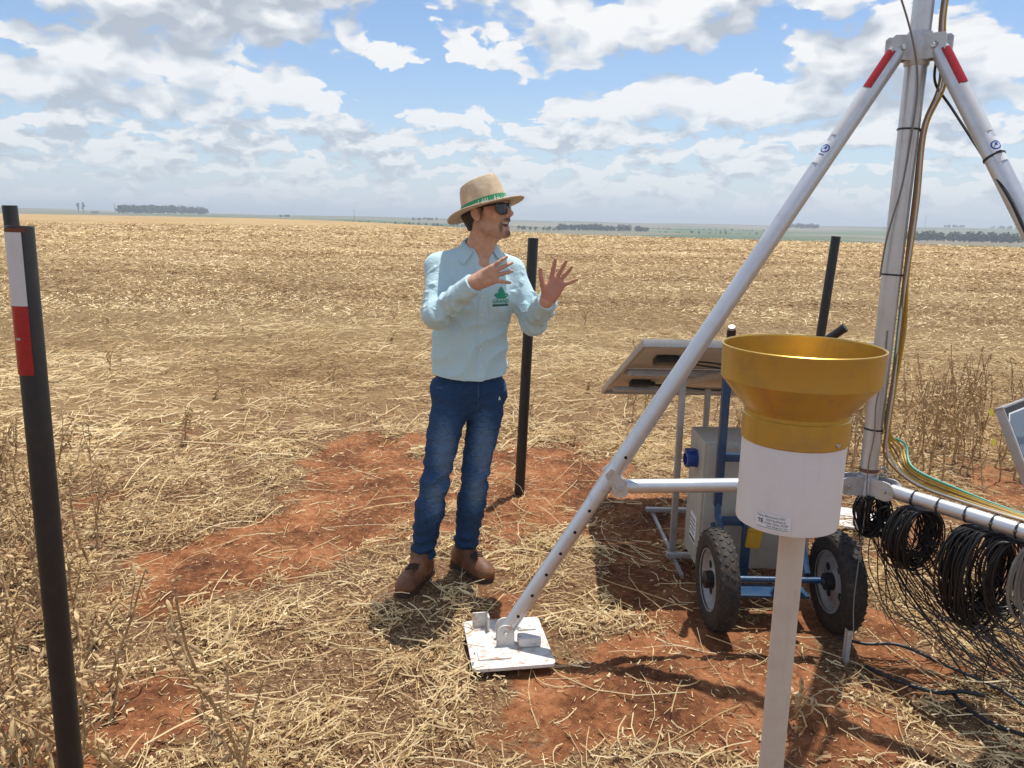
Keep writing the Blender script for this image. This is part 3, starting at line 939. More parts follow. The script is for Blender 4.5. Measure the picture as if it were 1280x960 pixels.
def build_cables():
    x, y = HUB.x, HUB.y
    j = lambda k=0.004: rnd.uniform(-k, k)
    # bundle down the right of the mast, fanned out above the brace and run along it
    cols = [('brown', M_BRN), ('white', M_WHC), ('yellow', M_YEL), ('brown', M_BRN), ('yellow', M_YEL), ('yellow', M_YEL), ('green', M_GRN)]
    rt = Vector((0.87, -0.40, 0)).normalized()
    for i, (nm, m) in enumerate(cols):
        k = i - 3
        o = rt * (0.041 + 0.0065 * (i % 3)) + Vector((0.40, 0.87, 0)) * (0.005 * k)
        up = o + rt * 0.012
        pts = [Vector((x, y, 3.1)) + up + Vector((j(), j(), 0)), Vector((x, y, 2.6)) + up * 1.2 + Vector((j(), j(), 0)), Vector((x, y, 2.30)) + up * 1.05,
               Vector((x, y, 2.10)) + up * 1.45, Vector((x, y, 1.945)) + o, Vector((x, y, 1.70)) + o * 1.06 + Vector((j(), j(), 0)),
               Vector((x, y, 1.448)) + o, Vector((x, y, 1.25)) + o * 1.12 + Vector((j(0.008), j(), 0)), Vector((x, y, 1.05)) + o * 1.06, Vector((x, y, 0.875)) + o,
               HUB + rt * (0.052 + 0.010 * i) + Vector((0.02, 0.04, 0.100 + 0.010 * i)),
               HUB + B_DIR * 0.16 + Vector((0.025, 0.035, 0.040 + 0.0095 * i)), HUB + B_DIR * 0.33 + Vector((0.015 + 0.003 * k, 0.022, 0.030 + 0.006 * i)),
               HUB + B_DIR * 0.52 + Vector((0.012 + 0.004 * k, 0.02, 0.030 + 0.0025 * i)), HUB + B_DIR * 0.75 + Vector((0.02 + 0.003 * k, 0.02, 0.031)), HUB + B_DIR * 0.95 + Vector((0.02, 0.02, 0.02))]
        cable('signal_cable', pts, 0.0042 if nm != 'brown' else 0.0034, m,
              {'yellow': 'yellow cable tied down the mast and along the brace', 'green': 'green cable running down the mast onto the brace',
               'white': 'thin white cable among the yellow ones on the mast', 'brown': 'brown cable tied along the right of the mast'}[nm],
              'cable', 'cables tied down the mast')
    # dark loose cable that swings across the mast and along its front
    cable('sensor_cable', [(x - 0.20, y - 0.03, 2.55), (x - 0.115, y - 0.05, 2.38), (x - 0.045, y - 0.05, 2.22), (x - 0.012, y - 0.05, 2.08), (x - 0.012, y - 0.046, 1.9),
                           (x - 0.022, y - 0.044, 1.75), (x - 0.046, y - 0.03, 1.58), (x - 0.050, y - 0.02, 1.44)], 0.0034, M_GREYC,
          'grey cable curling across the front of the upper mast', 'cable')
    cable('sensor_cable', [(x - 0.008, y - 0.037, 1.25), (x - 0.006, y - 0.038, 1.10), (x - 0.018, y - 0.036, 0.98), (x - 0.012, y - 0.037, 0.86), (x - 0.022, y - 0.04, 0.74), (x - 0.02, y - 0.05, 0.60),
                           (x - 0.025, y - 0.06, 0.40), (x - 0.045, y - 0.1, 0.22), (x - 0.05, y - 0.145, 0.09)], 0.0024, M_GREYC,
          'thin grey wire down the lower mast to the ground peg', 'wire')
    top = HUB + Vector((0, 0, 1.545)) + B_DIR * 0.068; foot = Vector((x, y, 0.075)) + B_DIR * 1.372
    L = foot - top
    nb = Vector((-0.8, -0.5, -0.1)).normalized()
    cable('sensor_cable', [Vector((x, y, 2.16)) + rt * 0.058, Vector((x, y, 2.09)) + rt * 0.066, Vector((x + 0.115, y - 0.06, 2.0)), top + L * 0.22 + nb * 0.036, top + L * 0.27 + nb * 0.035, top + L * 0.36 + nb * 0.05,
                           top + L * 0.45 + nb * 0.04, top + L * 0.6 + nb * 0.036, top + L * 0.8 + nb * 0.036], 0.0045, M_CABLE, 'black cable slung from the mast to the right tripod leg', 'cable')
    # coils hung under the brace
    def coil(c, w, h, turns, spread, m, rad, label, yaw=0.0, cat='cable coil'):
        mb = MB()
        ax = B_DIR
        u = (Vector((0.84, 0.02, 0)) + Vector((math.cos(yaw), math.sin(yaw), 0)) * 0.001).normalized()
        u = (Matrix.Rotation(yaw, 3, 'Z') @ u)
        nn = u.cross(UPZ)
        for q in range(turns):
            sw, sh = rnd.uniform(0.76, 1.12), rnd.uniform(0.80, 1.14)
            oc = Vector(c) + nn * rnd.uniform(-spread, spread) + u * rnd.gauss(0, 0.014)
            ph = rnd.uniform(0, 6.28); tl = rnd.uniform(-0.22, 0.22)
            P = []
            for k in range(40):
                a = 2 * math.pi * k / 40
                rr = 1 + 0.055 * math.sin(2 * a + ph) + 0.035 * math.sin(3 * a + 2 * ph) + (0.10 if q % 7 == 0 else 0) * max(0, -math.sin(a))
                pz = math.sin(a) * h * sh * rr
                top_lim = h * 0.93
                P.append(oc + u * (math.cos(a) * w * sw * rr) + UPZ * (min(pz + (1 - sh) * h, top_lim)) + nn * (math.cos(a) * tl * w))
            mb.tube(P, rad * rnd.uniform(0.85, 1.1), 6, closed=True)
        return solo('cable_coil', mb, m, (c[0], c[1], c[2] + h), label, cat, 'cable coils hung under the brace')
    def under(s, dz): return HUB + B_DIR * s + UPZ * (-0.028 + dz)
    c = under(0.03, -0.075); coil(c, 0.045, 0.075, 36, 0.035, M_CABLE, 0.0027, 'tight bunch of black cable hung right under the mast hub')
    c = under(0.20, -0.105); coil(c, 0.085, 0.105, 46, 0.036, M_CABLE, 0.0027, 'small round black cable coil nearest the mast hub', 0.25)
    c = under(0.42, -0.160); coil(c, 0.092, 0.165, 64, 0.042, M_CABLE, 0.0029, 'long heavy black cable coil hanging lowest under the brace', 0.15)
    c = under(0.515, -0.15); coil(c, 0.085, 0.15, 20, 0.028, M_CABLE, 0.0027, 'loose black cable loops right of the long coil', -0.1)
    c = under(0.612, -0.125); coil(c, 0.075, 0.135, 8, 0.03, M_GREYC, 0.0046, 'grey cable coil at the right edge under the brace', 0.1)
    # loose wires hanging from the bunch to the ground and trailing off to the right
    for i in range(66):
        s = rnd.uniform(0.0, 0.14) if i < 36 else rnd.uniform(0.12, 0.45)
        a = HUB + B_DIR * s + Vector((rnd.uniform(-0.03, 0.03), rnd.uniform(-0.02, 0.02), -0.06))
        tot = rnd.uniform(0.35, 1.1)
        e = Vector((a.x + tot * rnd.uniform(0.6, 0.95), a.y - tot * rnd.uniform(0.2, 0.55), 0.0))
        e.z = float(height(np.array([e.x]), np.array([e.y]))[0]) + 0.012
        m1 = a.lerp(e, rnd.uniform(0.18, 0.35)); m1.z = a.z - (a.z - 0.1) * rnd.uniform(0.40, 0.75); m1 += Vector((rnd.uniform(-.10, .06), rnd.uniform(-.06, .06), 0))
        m2 = a.lerp(e, rnd.uniform(0.5, 0.72)); m2.z = rnd.uniform(0.03, 0.22)
        cable('loose_wire', [a, a + Vector((rnd.uniform(-.02, .02), 0, -0.06)), m1, m2, e], rnd.uniform(0.0016, 0.0024), M_CABLE,
              'thin loose black wire hanging from the mast hub to the straw', 'wire', 'loose wires under the brace', 5, 7)
    def gz(px, py, dz): return (px, py, float(height(np.array([px]), np.array([py]))[0]) + dz)
    cable('ground_hose', [gz(1.30, 2.78, .03), gz(1.38, 2.72, .05), gz(1.50, 2.70, .06), gz(1.62, 2.60, .05), gz(1.72, 2.46, .04), gz(1.78, 2.34, .03), gz(1.86, 2.2, .02)], 0.0065, M_CABLE,
          'upper black hose looping over the straw below the coils', 'hose')
    cable('ground_hose', [gz(1.34, 2.62, .02), gz(1.40, 2.52, .03), gz(1.50, 2.44, .03), gz(1.58, 2.42, .04), gz(1.66, 2.42, .03)], 0.0075, M_CABLE,
          'middle black hose across the straw, nearest the ground peg', 'hose')
    cable('ground_hose', [gz(1.56, 2.44, .03), gz(1.57, 2.36, .02), gz(1.62, 2.27, .03), gz(1.72, 2.20, .03), gz(1.82, 2.15, .02), gz(1.95, 2.12, .02)], 0.0075, M_CABLE,
          'lowest black hose curving out to the right edge', 'hose')


build_cables()


def build_peg():
    c = Vector((1.285, 2.66, 0))
    t = thing('ground_peg', (c.x, c.y, 0), 'grey angle-iron peg driven in beside the right cart wheel', 'peg')
    mb = MB(); mb.prism([(-0.007, -0.06), (0.007, -0.06), (0.009, 0.13), (-0.009, 0.13)], Vector((0, -1, 0)), 0.003, c, Vector((1, 0, 0)), UPZ)
    mb.prism([(-0.007, -0.06), (0.007, -0.06), (0.009, 0.13), (-0.009, 0.13)], Vector((1, 0, 0)), 0.003, c + Vector((-0.0075, 0.014, 0)), Vector((0, 1, 0)), UPZ)
    part('angle', mb, M_CAST, t)
    mb = MB(); bolt(mb, c + Vector((0, -0.003, 0.11)), (0, -1, 0), 0.004, 0.004); part('peg_bolt', mb, M_STEEL, t)


build_peg()


# ------------------------------------------------------------------ black fence posts
def post(x, y, h, r, lean, label, tape=False):
    z0 = float(height(np.array([x]), np.array([y]))[0])
    t = thing('plastic_post', (x, y, z0), label, 'post', 'black posts round the plot')
    top = Vector((x, y, z0)) + Vector((lean[0], lean[1], h))
    bot = Vector((x, y, z0 - 0.15))
    ax = (top - bot).normalized()
    mb = MB()
    M = frame_of(ax)
    L = (top - bot).length
    n = 28
    prof = [(r, 0), (r * 1.004, L * 0.3), (r * 0.997, L * 0.6), (r, L - 0.003), (r * 0.96, L), (r * 0.80, L), (r * 0.78, L - 0.12)]
    mb.lathe(prof, n, bot, M)
    part('pipe', mb, M_POST, t)
    if tape:
        d = Vector((-0.30, -0.95, 0))
        for a, b, m, nm in ((0.012, 0.158, M_WHT, 'white_band'), (0.158, 0.300, M_RED, 'red_band')):
            tb = MB(); arc_patch(tb, top, bot, r, d, 0.90, a / L, b / L, 14); bd = part(nm, tb, m, t)
            if nm == 'red_band':
                ink = MB()
                surf_print(ink, top, bot, r, d, 0.225 / L, [[(-1.2 + q * .8, -.6), (-.7 + q * .8, -.6), (-.7 + q * .8, .6), (-1.2 + q * .8, .6)] for q in range(3)], 0.004, 0.0026)
                part('printed_mark', ink, M_WHT, bd, smooth=False)
        tb = MB(); arc_patch(tb, top, bot, r, d, 1.2, 0.004 / L, 0.012 / L, 14, 0.0008)
        part('rust_rim', tb, mat("rust_stain", (0.16, 0.06, 0.03), 0.9, 0, .3, 40), t)


post(-1.022, 1.58, 1.60, 0.0255, (0.032, 0.0), 'near black post at left with white and red reflective bands', True)
post(-2.09, 3.3, 1.62, 0.0285, (-0.01, 0.0), 'black post hidden behind the red and white banded one')
post(0.052, 4.515, 1.535, 0.0305, (0.055, 0.0), 'black post standing right behind the man')
post(2.10, 5.4, 1.56, 0.031, (0.095, 0.0), 'black post behind the gold funnel, left of the mast')


# ------------------------------------------------------------------ rain gauge
M_GOLD = mat("gold_anodised_funnel", (0.54, 0.355, 0.075), 0.33, 0.62, 0.08, 9, 0.05, 200, (0.38, 0.26, 0.12), 0.5, streak=0.25)
M_GWHITE = mat("white_enamel_body", (0.74, 0.73, 0.74), 0.42, 0, 0.04, 10, 0.05, 120, (0.55, 0.46, 0.38), 0.16, streak=0.14)
M_PIPE = mat("cream_pipe", (0.60, 0.53, 0.44), 0.5, 0, 0.06, 10, 0.08, 120, (0.42, 0.31, 0.22), 0.25, streak=0.18)


def text_mesh(body, size, font_bold=False):
    cu = bpy.data.curves.new("txt", 'FONT'); cu.body = body; cu.size = size; cu.align_x = 'LEFT'; cu.resolution_u = 2
    if font_bold: cu.offset = size * 0.025
    o = bpy.data.objects.new("txt", cu); COL.objects.link(o)
    bpy.context.view_layer.update()
    me = bpy.data.meshes.new_from_object(o.evaluated_get(bpy.context.evaluated_depsgraph_get()))
    vs = [v.co.copy() for v in me.vertices]; fs = [tuple(p.vertices) for p in me.polygons]
    bpy.data.objects.remove(o); bpy.data.curves.remove(cu); bpy.data.meshes.remove(me)
    return vs, fs


def build_gauge():
    gx, gy = 0.419, 1.11
    t = thing('rain_gauge', (gx, gy, 0), 'rain gauge with gold funnel and white body on a cream pole', 'rain gauge')
    zr = 1.449
    RO = 0.1130
    mb = MB()
    prof = [(RO - 0.003, zr - 0.044), (RO - 0.003, zr - 0.002), (RO - 0.0018, zr), (RO, zr - 0.001), (RO, zr - 0.004), (RO - 0.0015, zr - 0.010), (RO - 0.0018, zr - 0.048), (RO - 0.004, zr - 0.052),
            (0.081, zr - 0.086), (0.0770, zr - 0.091), (0.0742, zr - 0.096), (0.0742, zr - 0.101), (0.0760, zr - 0.1025), (0.0760, zr - 0.138), (0.0745, zr - 0.140)]
    mb.lathe(prof, 72, (gx, gy, 0))
    # inside of the cone down to the drain
    mb.lathe([(RO - 0.003, zr - 0.044), (0.012, zr - 0.105), (0.006, zr - 0.109), (0.0005, zr - 0.109)], 72, (gx, gy, 0))
    part('funnel', mb, M_GOLD, t, sharp=20)
    mb = MB()
    zb = 1.183
    mb.lathe([(0.0733, zr - 0.13), (0.0738, zr - 0.140), (0.0742, zb + 0.005), (0.0733, zb), (0.0715, zb - 0.001), (0.0715, zb + 0.012), (0.02, zb + 0.012)], 72, (gx, gy, 0))
    body = part('gauge_body', mb, M_GWHITE, t, sharp=25)
    mb = MB(); mb.tube([(gx + 0.012, gy, zb + 0.03), (gx + 0.016, gy, 0.45), (gx + 0.020, gy, -0.25)], 0.0190, 32)
    part('pole', mb, M_PIPE, t)
    # maker's plate
    r = 0.0745
    tocam = Vector((-gx, -gy, 0)).normalized()
    a0 = math.atan2(tocam.y, tocam.x)
    def place(u, v): w = a0 + (u / r); return Vector((gx + (r + 0) * math.cos(w), gy + r * math.sin(w), v))
    def wrap(vs, off):
        out = []
        for p in vs:
            w = a0 + p[0] / r
            out.append((gx + (r + off) * math.cos(w), gy + (r + off) * math.sin(w), p[1]))
        return out
    u0, u1, v0, v1 = -0.043, 0.007, zb + 0.006, zb + 0.029
    lab = MB(); k = 12
    vs = [(u0 + (u1 - u0) * i / k, v) for v in (v0, v1) for i in range(k + 1)]
    lab.add(wrap(vs, 0.0007), [(i, i + 1, k + 2 + i, k + 1 + i) for i in range(k)])
    lp = part('maker_label', lab, M_STICK, body, smooth=False)
    ink = MB()
    for body_t, size, du, dv, bold in (("Texas Electronics INC", 0.0052, 0.002, 0.0195, False), ("5529 Redfield St", 0.0048, 0.016, 0.0140, False), ("Dallas Texas 75209", 0.0048, 0.014, 0.0090, False),
                                       ("Rain Gauge 0.1 mm", 0.0042, 0.018, 0.0045, False), ("TE", 0.0092, 0.0032, 0.0092, True)):
        vs, fs = text_mesh(body_t, size, bold)
        ink.add(wrap([(u0 + du + p.x * 0.86, v0 + (dv + p.y) * 0.92) for p in vs], 0.0012), fs)
    for q in range(8):
        pass
    vs = [(u0 + 0.002 + (u1 - u0 - 0.004) * i / k, v) for v in (v0 + 0.0020, v0 + 0.0026) for i in range(k + 1)]
    ink.add(wrap(vs, 0.0012), [(i, i + 1, k + 2 + i, k + 1 + i) for i in range(k)])
    part('printed_text', ink, M_DARKINK, lp, smooth=False)
    mb = MB(); bolt(mb, place(0.066, zr - 0.131) , (place(0.062, 0) - Vector((gx, gy, 0))), 0.004, 0.004); part('side_screw', mb, M_STEEL, t)


build_gauge()


# ------------------------------------------------------------------ battery cart with solar panels
M_BLUE = mat("blue_painted_steel", (0.012, 0.052, 0.125), 0.36, 0.1, 0.15, 9, 0.08, 120, (0.10, 0.09, 0.08), 0.4)
M_LBLUE = M_BLUE
M_BOX = mat("grey_powder_coat", (0.40, 0.385, 0.34), 0.55, 0, 0.05, 7, 0.15, 260, (0.27, 0.18, 0.12), 0.35)
M_TYRE = mat("tyre_rubber", (0.020, 0.018, 0.016), 0.75, 0, 0.3, 20, 0.2, 120, (0.14, 0.075, 0.045), 0.45)
M_RIM = mat("grey_painted_rim", (0.34, 0.345, 0.35), 0.5, 0.3, 0.12, 12, 0.1, 90, (0.22, 0.12, 0.07), 0.6)
M_BACKS = mat("panel_backsheet", (0.58, 0.54, 0.50), 0.5, 0, 0.04, 5, 0.04, 80, (0.42, 0.33, 0.26), 0.3)
M_GALV = mat("galvanised_angle", (0.42, 0.41, 0.395), 0.5, 0.5, 0.15, 14, 0.1, 120, (0.32, 0.2, 0.13), 0.4)
M_SOCK = mat("blue_socket_plastic", (0.02, 0.06, 0.26), 0.4, 0, 0.1, 12)
M_TAG = mat("yellow_plastic", (0.55, 0.31, 0.015), 0.5, 0, 0.12, 20)


def solar_panel(o, u, v, n, W, H, parent, cells=(6, 4), front=True):
    """framed panel, o = corner, u along W, v along H, n = lit side"""
    fr = 0.035; fw = 0.014
    mb = MB()
    M = Matrix((u, v, n)).transposed()
    cc = o + u * W / 2 + v * H / 2
    mb.box(o + u * W / 2 + v * (fw / 2) - n * (fr / 2 - 0.004), (W, fw, fr), M, 0.0015)
    mb.box(o + u * W / 2 + v * (H - fw / 2) - n * (fr / 2 - 0.004), (W, fw, fr), M, 0.0015)
    mb.box(o + u * (fw / 2) + v * H / 2 - n * (fr / 2 - 0.004), (fw, H - 2 * fw, fr), M, 0.0015)
    mb.box(o + u * (W - fw / 2) + v * H / 2 - n * (fr / 2 - 0.004), (fw, H - 2 * fw, fr), M, 0.0015)
    f = part('panel_frame', mb, M_GALV if not front else M_GALV, parent, sharp=30)
    mb = MB(); mb.box(cc, (W - 2 * fw - 0.002, H - 2 * fw - 0.002, 0.004), M)
    part('backsheet', mb, M_BACKS, f)
    mg = bpy.data.materials.get('solar_glass') or mat('solar_glass', (0.012, 0.016, 0.035), 0.12, 0, 0.1, 10)
    cellm = MB(); nx, ny = cells
    cw = (W - 2 * fw - 0.03) / nx; ch = (H - 2 * fw - 0.03) / ny
    for a in range(nx):
        for b in range(ny):
            c = o + u * (fw + 0.015 + cw * (a + .5)) + v * (fw + 0.015 + ch * (b + .5)) + n * 0.003
            cellm.box(c, (cw - 0.004, ch - 0.004, 0.0012), M)
    part('solar_cell', cellm, mg, f)['kind'] = 'stuff'
    return f


def build_cart():
    cx, cy = 1.088, 2.92
    t = thing('battery_cart', (cx, cy, 0), 'blue two wheeled cart carrying a grey steel battery box behind the rain gauge', 'hand cart')
    # wheels
    R0, wid = 0.207, 0.088
    for sx in (-1, 1):
        wx = cx + sx * 0.243
        c = Vector((wx, cy, R0 - 0.004))
        M = frame_of((1, 0.02, 0), (0, 0, 1))
        prof = []
        for k in range(17):
            a = math.pi * (k / 16) - math.pi / 2
            prof.append((0.163 + 0.044 * (math.cos(a) ** 0.75 if math.cos(a) > 0 else 0), math.sin(a) * wid / 2))
        prof = [(0.122, -wid * 0.34)] + [(0.135, -wid * 0.47)] + prof[1:-1] + [(0.135, wid * 0.47), (0.122, wid * 0.34)]
        mb = MB(); mb.lathe(prof, 48, c, M)
        wh = MB()
        wh.lathe([(0.121, -wid * .40), (0.126, -wid * .42), (0.126, -wid * .34), (0.112, -wid * .30), (0.104, -wid * .12), (0.06, -wid * .10), (0.034, -wid * .22), (0.034, wid * .22), (0.06, wid * .10),
                  (0.104, wid * .12), (0.112, wid * .30), (0.126, wid * .34), (0.126, wid * .42), (0.121, wid * .40)], 40, c, M)
        w = part('wheel', wh, M_RIM, t)
        part('tyre', mb, M_TYRE, w)
        # tread lugs
        lg = MB(); nb = 34
        for k in range(nb):
            for row, (off, ln, tw, rr) in enumerate(((-0.028, 0.017, 0.5, 0.197), (-0.0095, 0.015, -0.5, 0.2075), (0.0095, 0.015, 0.5, 0.2075), (0.028, 0.017, -0.5, 0.197))):
                a = 2 * math.pi * (k + 0.5 * (row % 2)) / nb
                rad = M @ Vector((math.cos(a), math.sin(a), 0)); tan = M @ Vector((-math.sin(a), math.cos(a), 0)); axv = M @ Vector((0, 0, 1))
                MM = Matrix((tan, axv, rad)).transposed() @ Matrix.Rotation(tw, 3, 'Z')
                if abs(off) > 0.02: MM = Matrix.Rotation(-0.75 * (1 if off > 0 else -1), 3, tan) @ MM if False else MM @ Matrix.Rotation((-0.7 if off < 0 else 0.7) * 0, 3, 'X')
                lg.box(c + rad * (rr - 0.0025) + axv * off, (0.0165, ln * 0.9, 0.008), MM)
        part('tread_lug', lg, M_TYRE, w)['kind'] = 'stuff'
        hb = MB(); hb.lathe([(0.0005, 0.062), (0.014, 0.062), (0.018, 0.055), (0.034, 0.05), (0.036, 0.03), (0.036, -0.03), (0.034, -0.05), (0.018, -0.055), (0.014, -0.062), (0.0005, -0.062)], 24, c, M)
        part('hub_cap', hb, M_BLACKP, w)
        for q in range(4):
            a = q * math.pi / 2 + 0.5; p = c + M @ Vector((math.cos(a) * 0.075, math.sin(a) * 0.075, -wid * .115))
            b = MB(); b.lathe([(0.0005, 0.0015), (0.016, 0.0015), (0.017, -0.001)], 14, p, frame_of(M @ Vector((0, 0, -1)))); part('rim_hole_shade', b, M_HOLE, w)  # black disc on the rim, painted for the shade inside a hole
    za = R0
    # axle and blue frame
    mb = MB(); mb.tube([(cx - 0.19, cy, za), (cx + 0.19, cy, za)], 0.013, 16); part('axle', mb, M_BLUE, t)
    fx0, fx1 = 0.885, 1.225
    fy = 3.135
    for xx in (fx0, fx1):
        mb = MB()
        mb.box((xx, fy, 0.74), (0.032, 0.032, 0.60), None, 0.003)
        M = Matrix.Rotation(R(-24 if xx == fx0 else 24), 3, 'Z')
        mb.tube([(xx, fy, 0.46), (xx, fy - 0.02, 0.40), (xx + (0.012 if xx == fx0 else -0.012), cy + 0.01, za + 0.02)], 0.015, 8)
        part('upright', mb, M_BLUE, t)
    for z in (0.655, 0.37):
        mb = MB(); mb.box(((fx0 + fx1) / 2, fy + 0.001, z), (fx1 - fx0 - 0.033, 0.028, 0.034), None, 0.003); part('crossbar', mb, M_BLUE, t)
    mb = MB(); mb.box((1.01, fy - 0.03, 0.25), (0.034, 0.03, 0.25), None, 0.003); part('centre_strut', mb, M_BLUE, t)
    mb = MB(); mb.box((1.05, cy + 0.05, 0.13), (0.36, 0.10, 0.012), None, 0.003); part('toe_plate', mb, M_BLUE, t)
    for xx, s in ((fx0, -1), (fx1, 1)):
        mb = MB(); mb.tube([(xx + s * .015, fy, 0.36), (xx - s * 0.03, cy + 0.12, 0.24), (xx - s * .05, cy + 0.06, 0.15)], 0.011, 8); part('stay', mb, M_BLUE, t)
    # handles with grips
    mb = MB(); mb.tube(bez([(fx0, fy, 1.03), (fx0, fy - 0.005, 1.12), (fx0 - 0.005, fy - 0.03, 1.16)], 6), 0.014, 14); part('handle', mb, M_BLUE, t)
    mb = MB(); mb.tube([(fx0 - 0.005, fy - 0.028, 1.155), (fx0 - 0.010, fy - 0.05, 1.195), (fx0 - .012, fy - 0.056, 1.207)], [0.018, 0.018, 0.016], 18); gr = part('grip', mb, M_BLACKP, t)
    mb = MB(); mb.tube([(fx0 - .012, fy - 0.056, 1.2072), (fx0 - .0135, fy - 0.061, 1.216)], [0.0155, 0.013], 18); part('grip_end', mb, M_GALV, gr)
    mb = MB(); mb.tube(bez([(fx1, fy, 1.03), (fx1 + .01, fy - 0.005, 1.11), (fx1 + 0.03, fy - 0.03, 1.155)], 6), 0.014, 14); part('handle', mb, M_BLUE, t)
    mb = MB(); mb.tube([(fx1 + 0.028, fy - 0.028, 1.152), (fx1 + 0.078, fy - 0.06, 1.205), (fx1 + .094, fy - 0.07, 1.222)], [0.0175, 0.0175, 0.019], 18); part('grip', mb, M_BLACKP, t)
    # the steel box
    x0, x1, y0, y1, z0, z1 = 0.840, 1.335, 3.235, 3.50, 0.105, 0.690
    mb = MB(); mb.box(((x0 + x1) / 2, (y0 + y1) / 2, (z0 + z1) / 2), (x1 - x0, y1 - y0, z1 - z0), None, 0.006)
    bx = part('battery_box', mb, M_BOX, t, sharp=30)
    mb = MB(); mb.box(((x0 + x1) / 2, y0 - 0.008, (z0 + z1) / 2), (x1 - x0 - 0.02, 0.016, z1 - z0 - 0.02), None, 0.005); part('box_door', mb, M_BOX, bx, sharp=30)
    mb = MB(); M = frame_of((-1, -0.1, 0), (0, 0, 1)); c = Vector((x0, 3.36, 0.575))
    mb.lathe([(0.028, 0.0), (0.038, 0.0), (0.038, 0.008), (0.031, 0.010), (0.031, 0.034), (0.036, 0.036), (0.036, 0.052), (0.032, 0.054), (0.026, 0.054), (0.026, 0.03)], 24, c, M)
    for q in range(12):
        a = q * math.pi / 6; mb.box(c + M @ Vector((math.cos(a) * .032, math.sin(a) * .032, 0.022)), (0.006, 0.006, 0.026), M @ Matrix.Rotation(a, 3, 'Z'))
    mb.box(c + Vector((-0.03, 0, 0.04)), (0.05, 0.03, 0.014), None, 0.003)
    part('power_socket', mb, M_SOCK, bx, sharp=30)
    mb = MB(); mb.box((x0 - 0.0012, 3.34, 0.255), (0.0016, 0.11, 0.13)); pl = part('box_label', mb, M_STICK, bx)
    mb = MB()
    for q in range(4): mb.box((x0 - 0.0026, 3.345, 0.295 - q * 0.02), (0.001, 0.085, 0.005))
    mb.box((x0 - 0.0026, 3.34, 0.205), (0.001, 0.10, 0.012))
    part('printed_lines', mb, M_DARKINK, pl)
    mb = MB(); mb.box((1.035, fy - 0.05, 0.315), (0.062, 0.024, 0.086), Matrix.Rotation(R(6), 3, 'Y'), 0.006); mb.box((1.032, fy - 0.058, 0.355), (0.05, 0.02, 0.012), Matrix.Rotation(R(6), 3, 'Y'), 0.003)
    part('release_tag', mb, M_TAG, t)
    mb = MB(); mb.tube(bez([(fx0 + .0, fy - .02, .56), (fx0 + .01, fy - .03, .55), (fx0 + .012, fy - .03, .535)], 4), 0.004, 6); part('latch_pin', mb, M_STEEL, t)
    return t


build_cart()


def build_array():
    # two panels side by side on an angle-iron stand, near edge raised
    p0 = Vector((0.558, 3.285, 1.125)); far = Vector((0.535, 4.54, 0.635))
    v = (far - p0).normalized(); H = (far - p0).length; u = Vector((1, 0.012, 0)).normalized(); u = (u - v * u.dot(v)).normalized()
    n = u.cross(v).normalized()
    t = thing('solar_panel_stand', (1.05, 3.6, 0), 'pair of framed solar panels seen from below on an angle iron stand', 'solar panels')
    W = 1.075; h1 = H / 2 - 0.006
    for k in range(2):
        o = p0 + v * (k * (H / 2 + 0.003))
        f = solar_panel(o, u, v, n, W, h1, t, (9, 4), False)
        M = Matrix((u, v, n)).transposed()
        jb = MB(); c = o + u * 0.17 + v * (h1 * 0.52) - n * 0.020
        jb.box(c, (0.105, 0.10, 0.032), M, 0.006); jb.box(c + u * 0.065, (0.04, 0.05, 0.022), M, 0.006)
        part('junction_box', jb, M_BLACKP, f, sharp=30)
        for s in (-1, 1):
            cb = MB(); a = c + u * 0.085 + v * (0.012 * s) - n * 0.004
            cb.tube(bez([a, a + u * 0.12 + v * 0.03 * s - n * 0.012, a + u * 0.28 + v * 0.02 * s - n * 0.03, a + u * 0.5 - v * .01 * s - n * 0.02], 6), 0.0042, 7)
            part('panel_lead', cb, M_CABLE, f)
    # stand: two rails under the panels, four legs, ground frame
    def on(a, b, d=0.05): return p0 + u * a + v * b - n * d
    for b in (0.55, 1.05):
        mb = MB(); M = Matrix((u, v, n)).transposed(); mb.box(on(W / 2, b, 0.047), (W - 0.06, 0.035, 0.028), M, 0.002); part('rail', mb, M_GALV, t)
    lx = (0.80, 1.42); ly = (3.56, 4.10)
    for xx, yy in ((lx[0], ly[0]), (lx[1], ly[0]), (1.06, ly[1]), (lx[1], ly[1])):
        for _ in (0,):
            b = (yy - p0.y) / v.y; top = on((xx - p0.x) / u.x, b, 0.06)
            mb = MB(); mb.box((xx, yy, (top.z - 0.02) / 2 + 0.01), (0.028, 0.028, top.z - 0.02), None, 0.002); part('stand_leg', mb, M_GALV, t)
    for xx in lx:
        mb = MB(); mb.box((xx, 3.75, 0.022), (0.015, 0.86, 0.018), None, 0.002); part('base_rail', mb, M_GALV, t)
    for yy in (3.50, 4.10):
        mb = MB(); mb.box((1.10, yy, 0.045), (0.68, 0.03, 0.022), None, 0.002); part('base_rail', mb, M_GALV, t)
    for a, b, c_, d in ((0.28, 0.75, 0.50, 0.25), (0.62, 0.9, 0.9, 0.3)):
        A, B = on(a, b, 0.07), on(c_, d, 0.07) + Vector((0, 0, -0.01))
        mb = MB(); dd = B - A; mb.box((A + B) / 2, (0.03, 0.012, dd.length), frame_of(dd, UPZ), 0.002); part('diagonal_strut', mb, M_GALV, t)
    for xx in lx[1:]:
        A = Vector((xx + 0.02, ly[1], 0.30)); B = on((xx - p0.x) / u.x + .02, 0.62, 0.07)
        mb = MB(); dd = B - A; mb.box((A + B) / 2, (0.025, 0.01, dd.length), frame_of(dd, UPZ), 0.002); part('diagonal_strut', mb, M_GALV, t)


build_array()


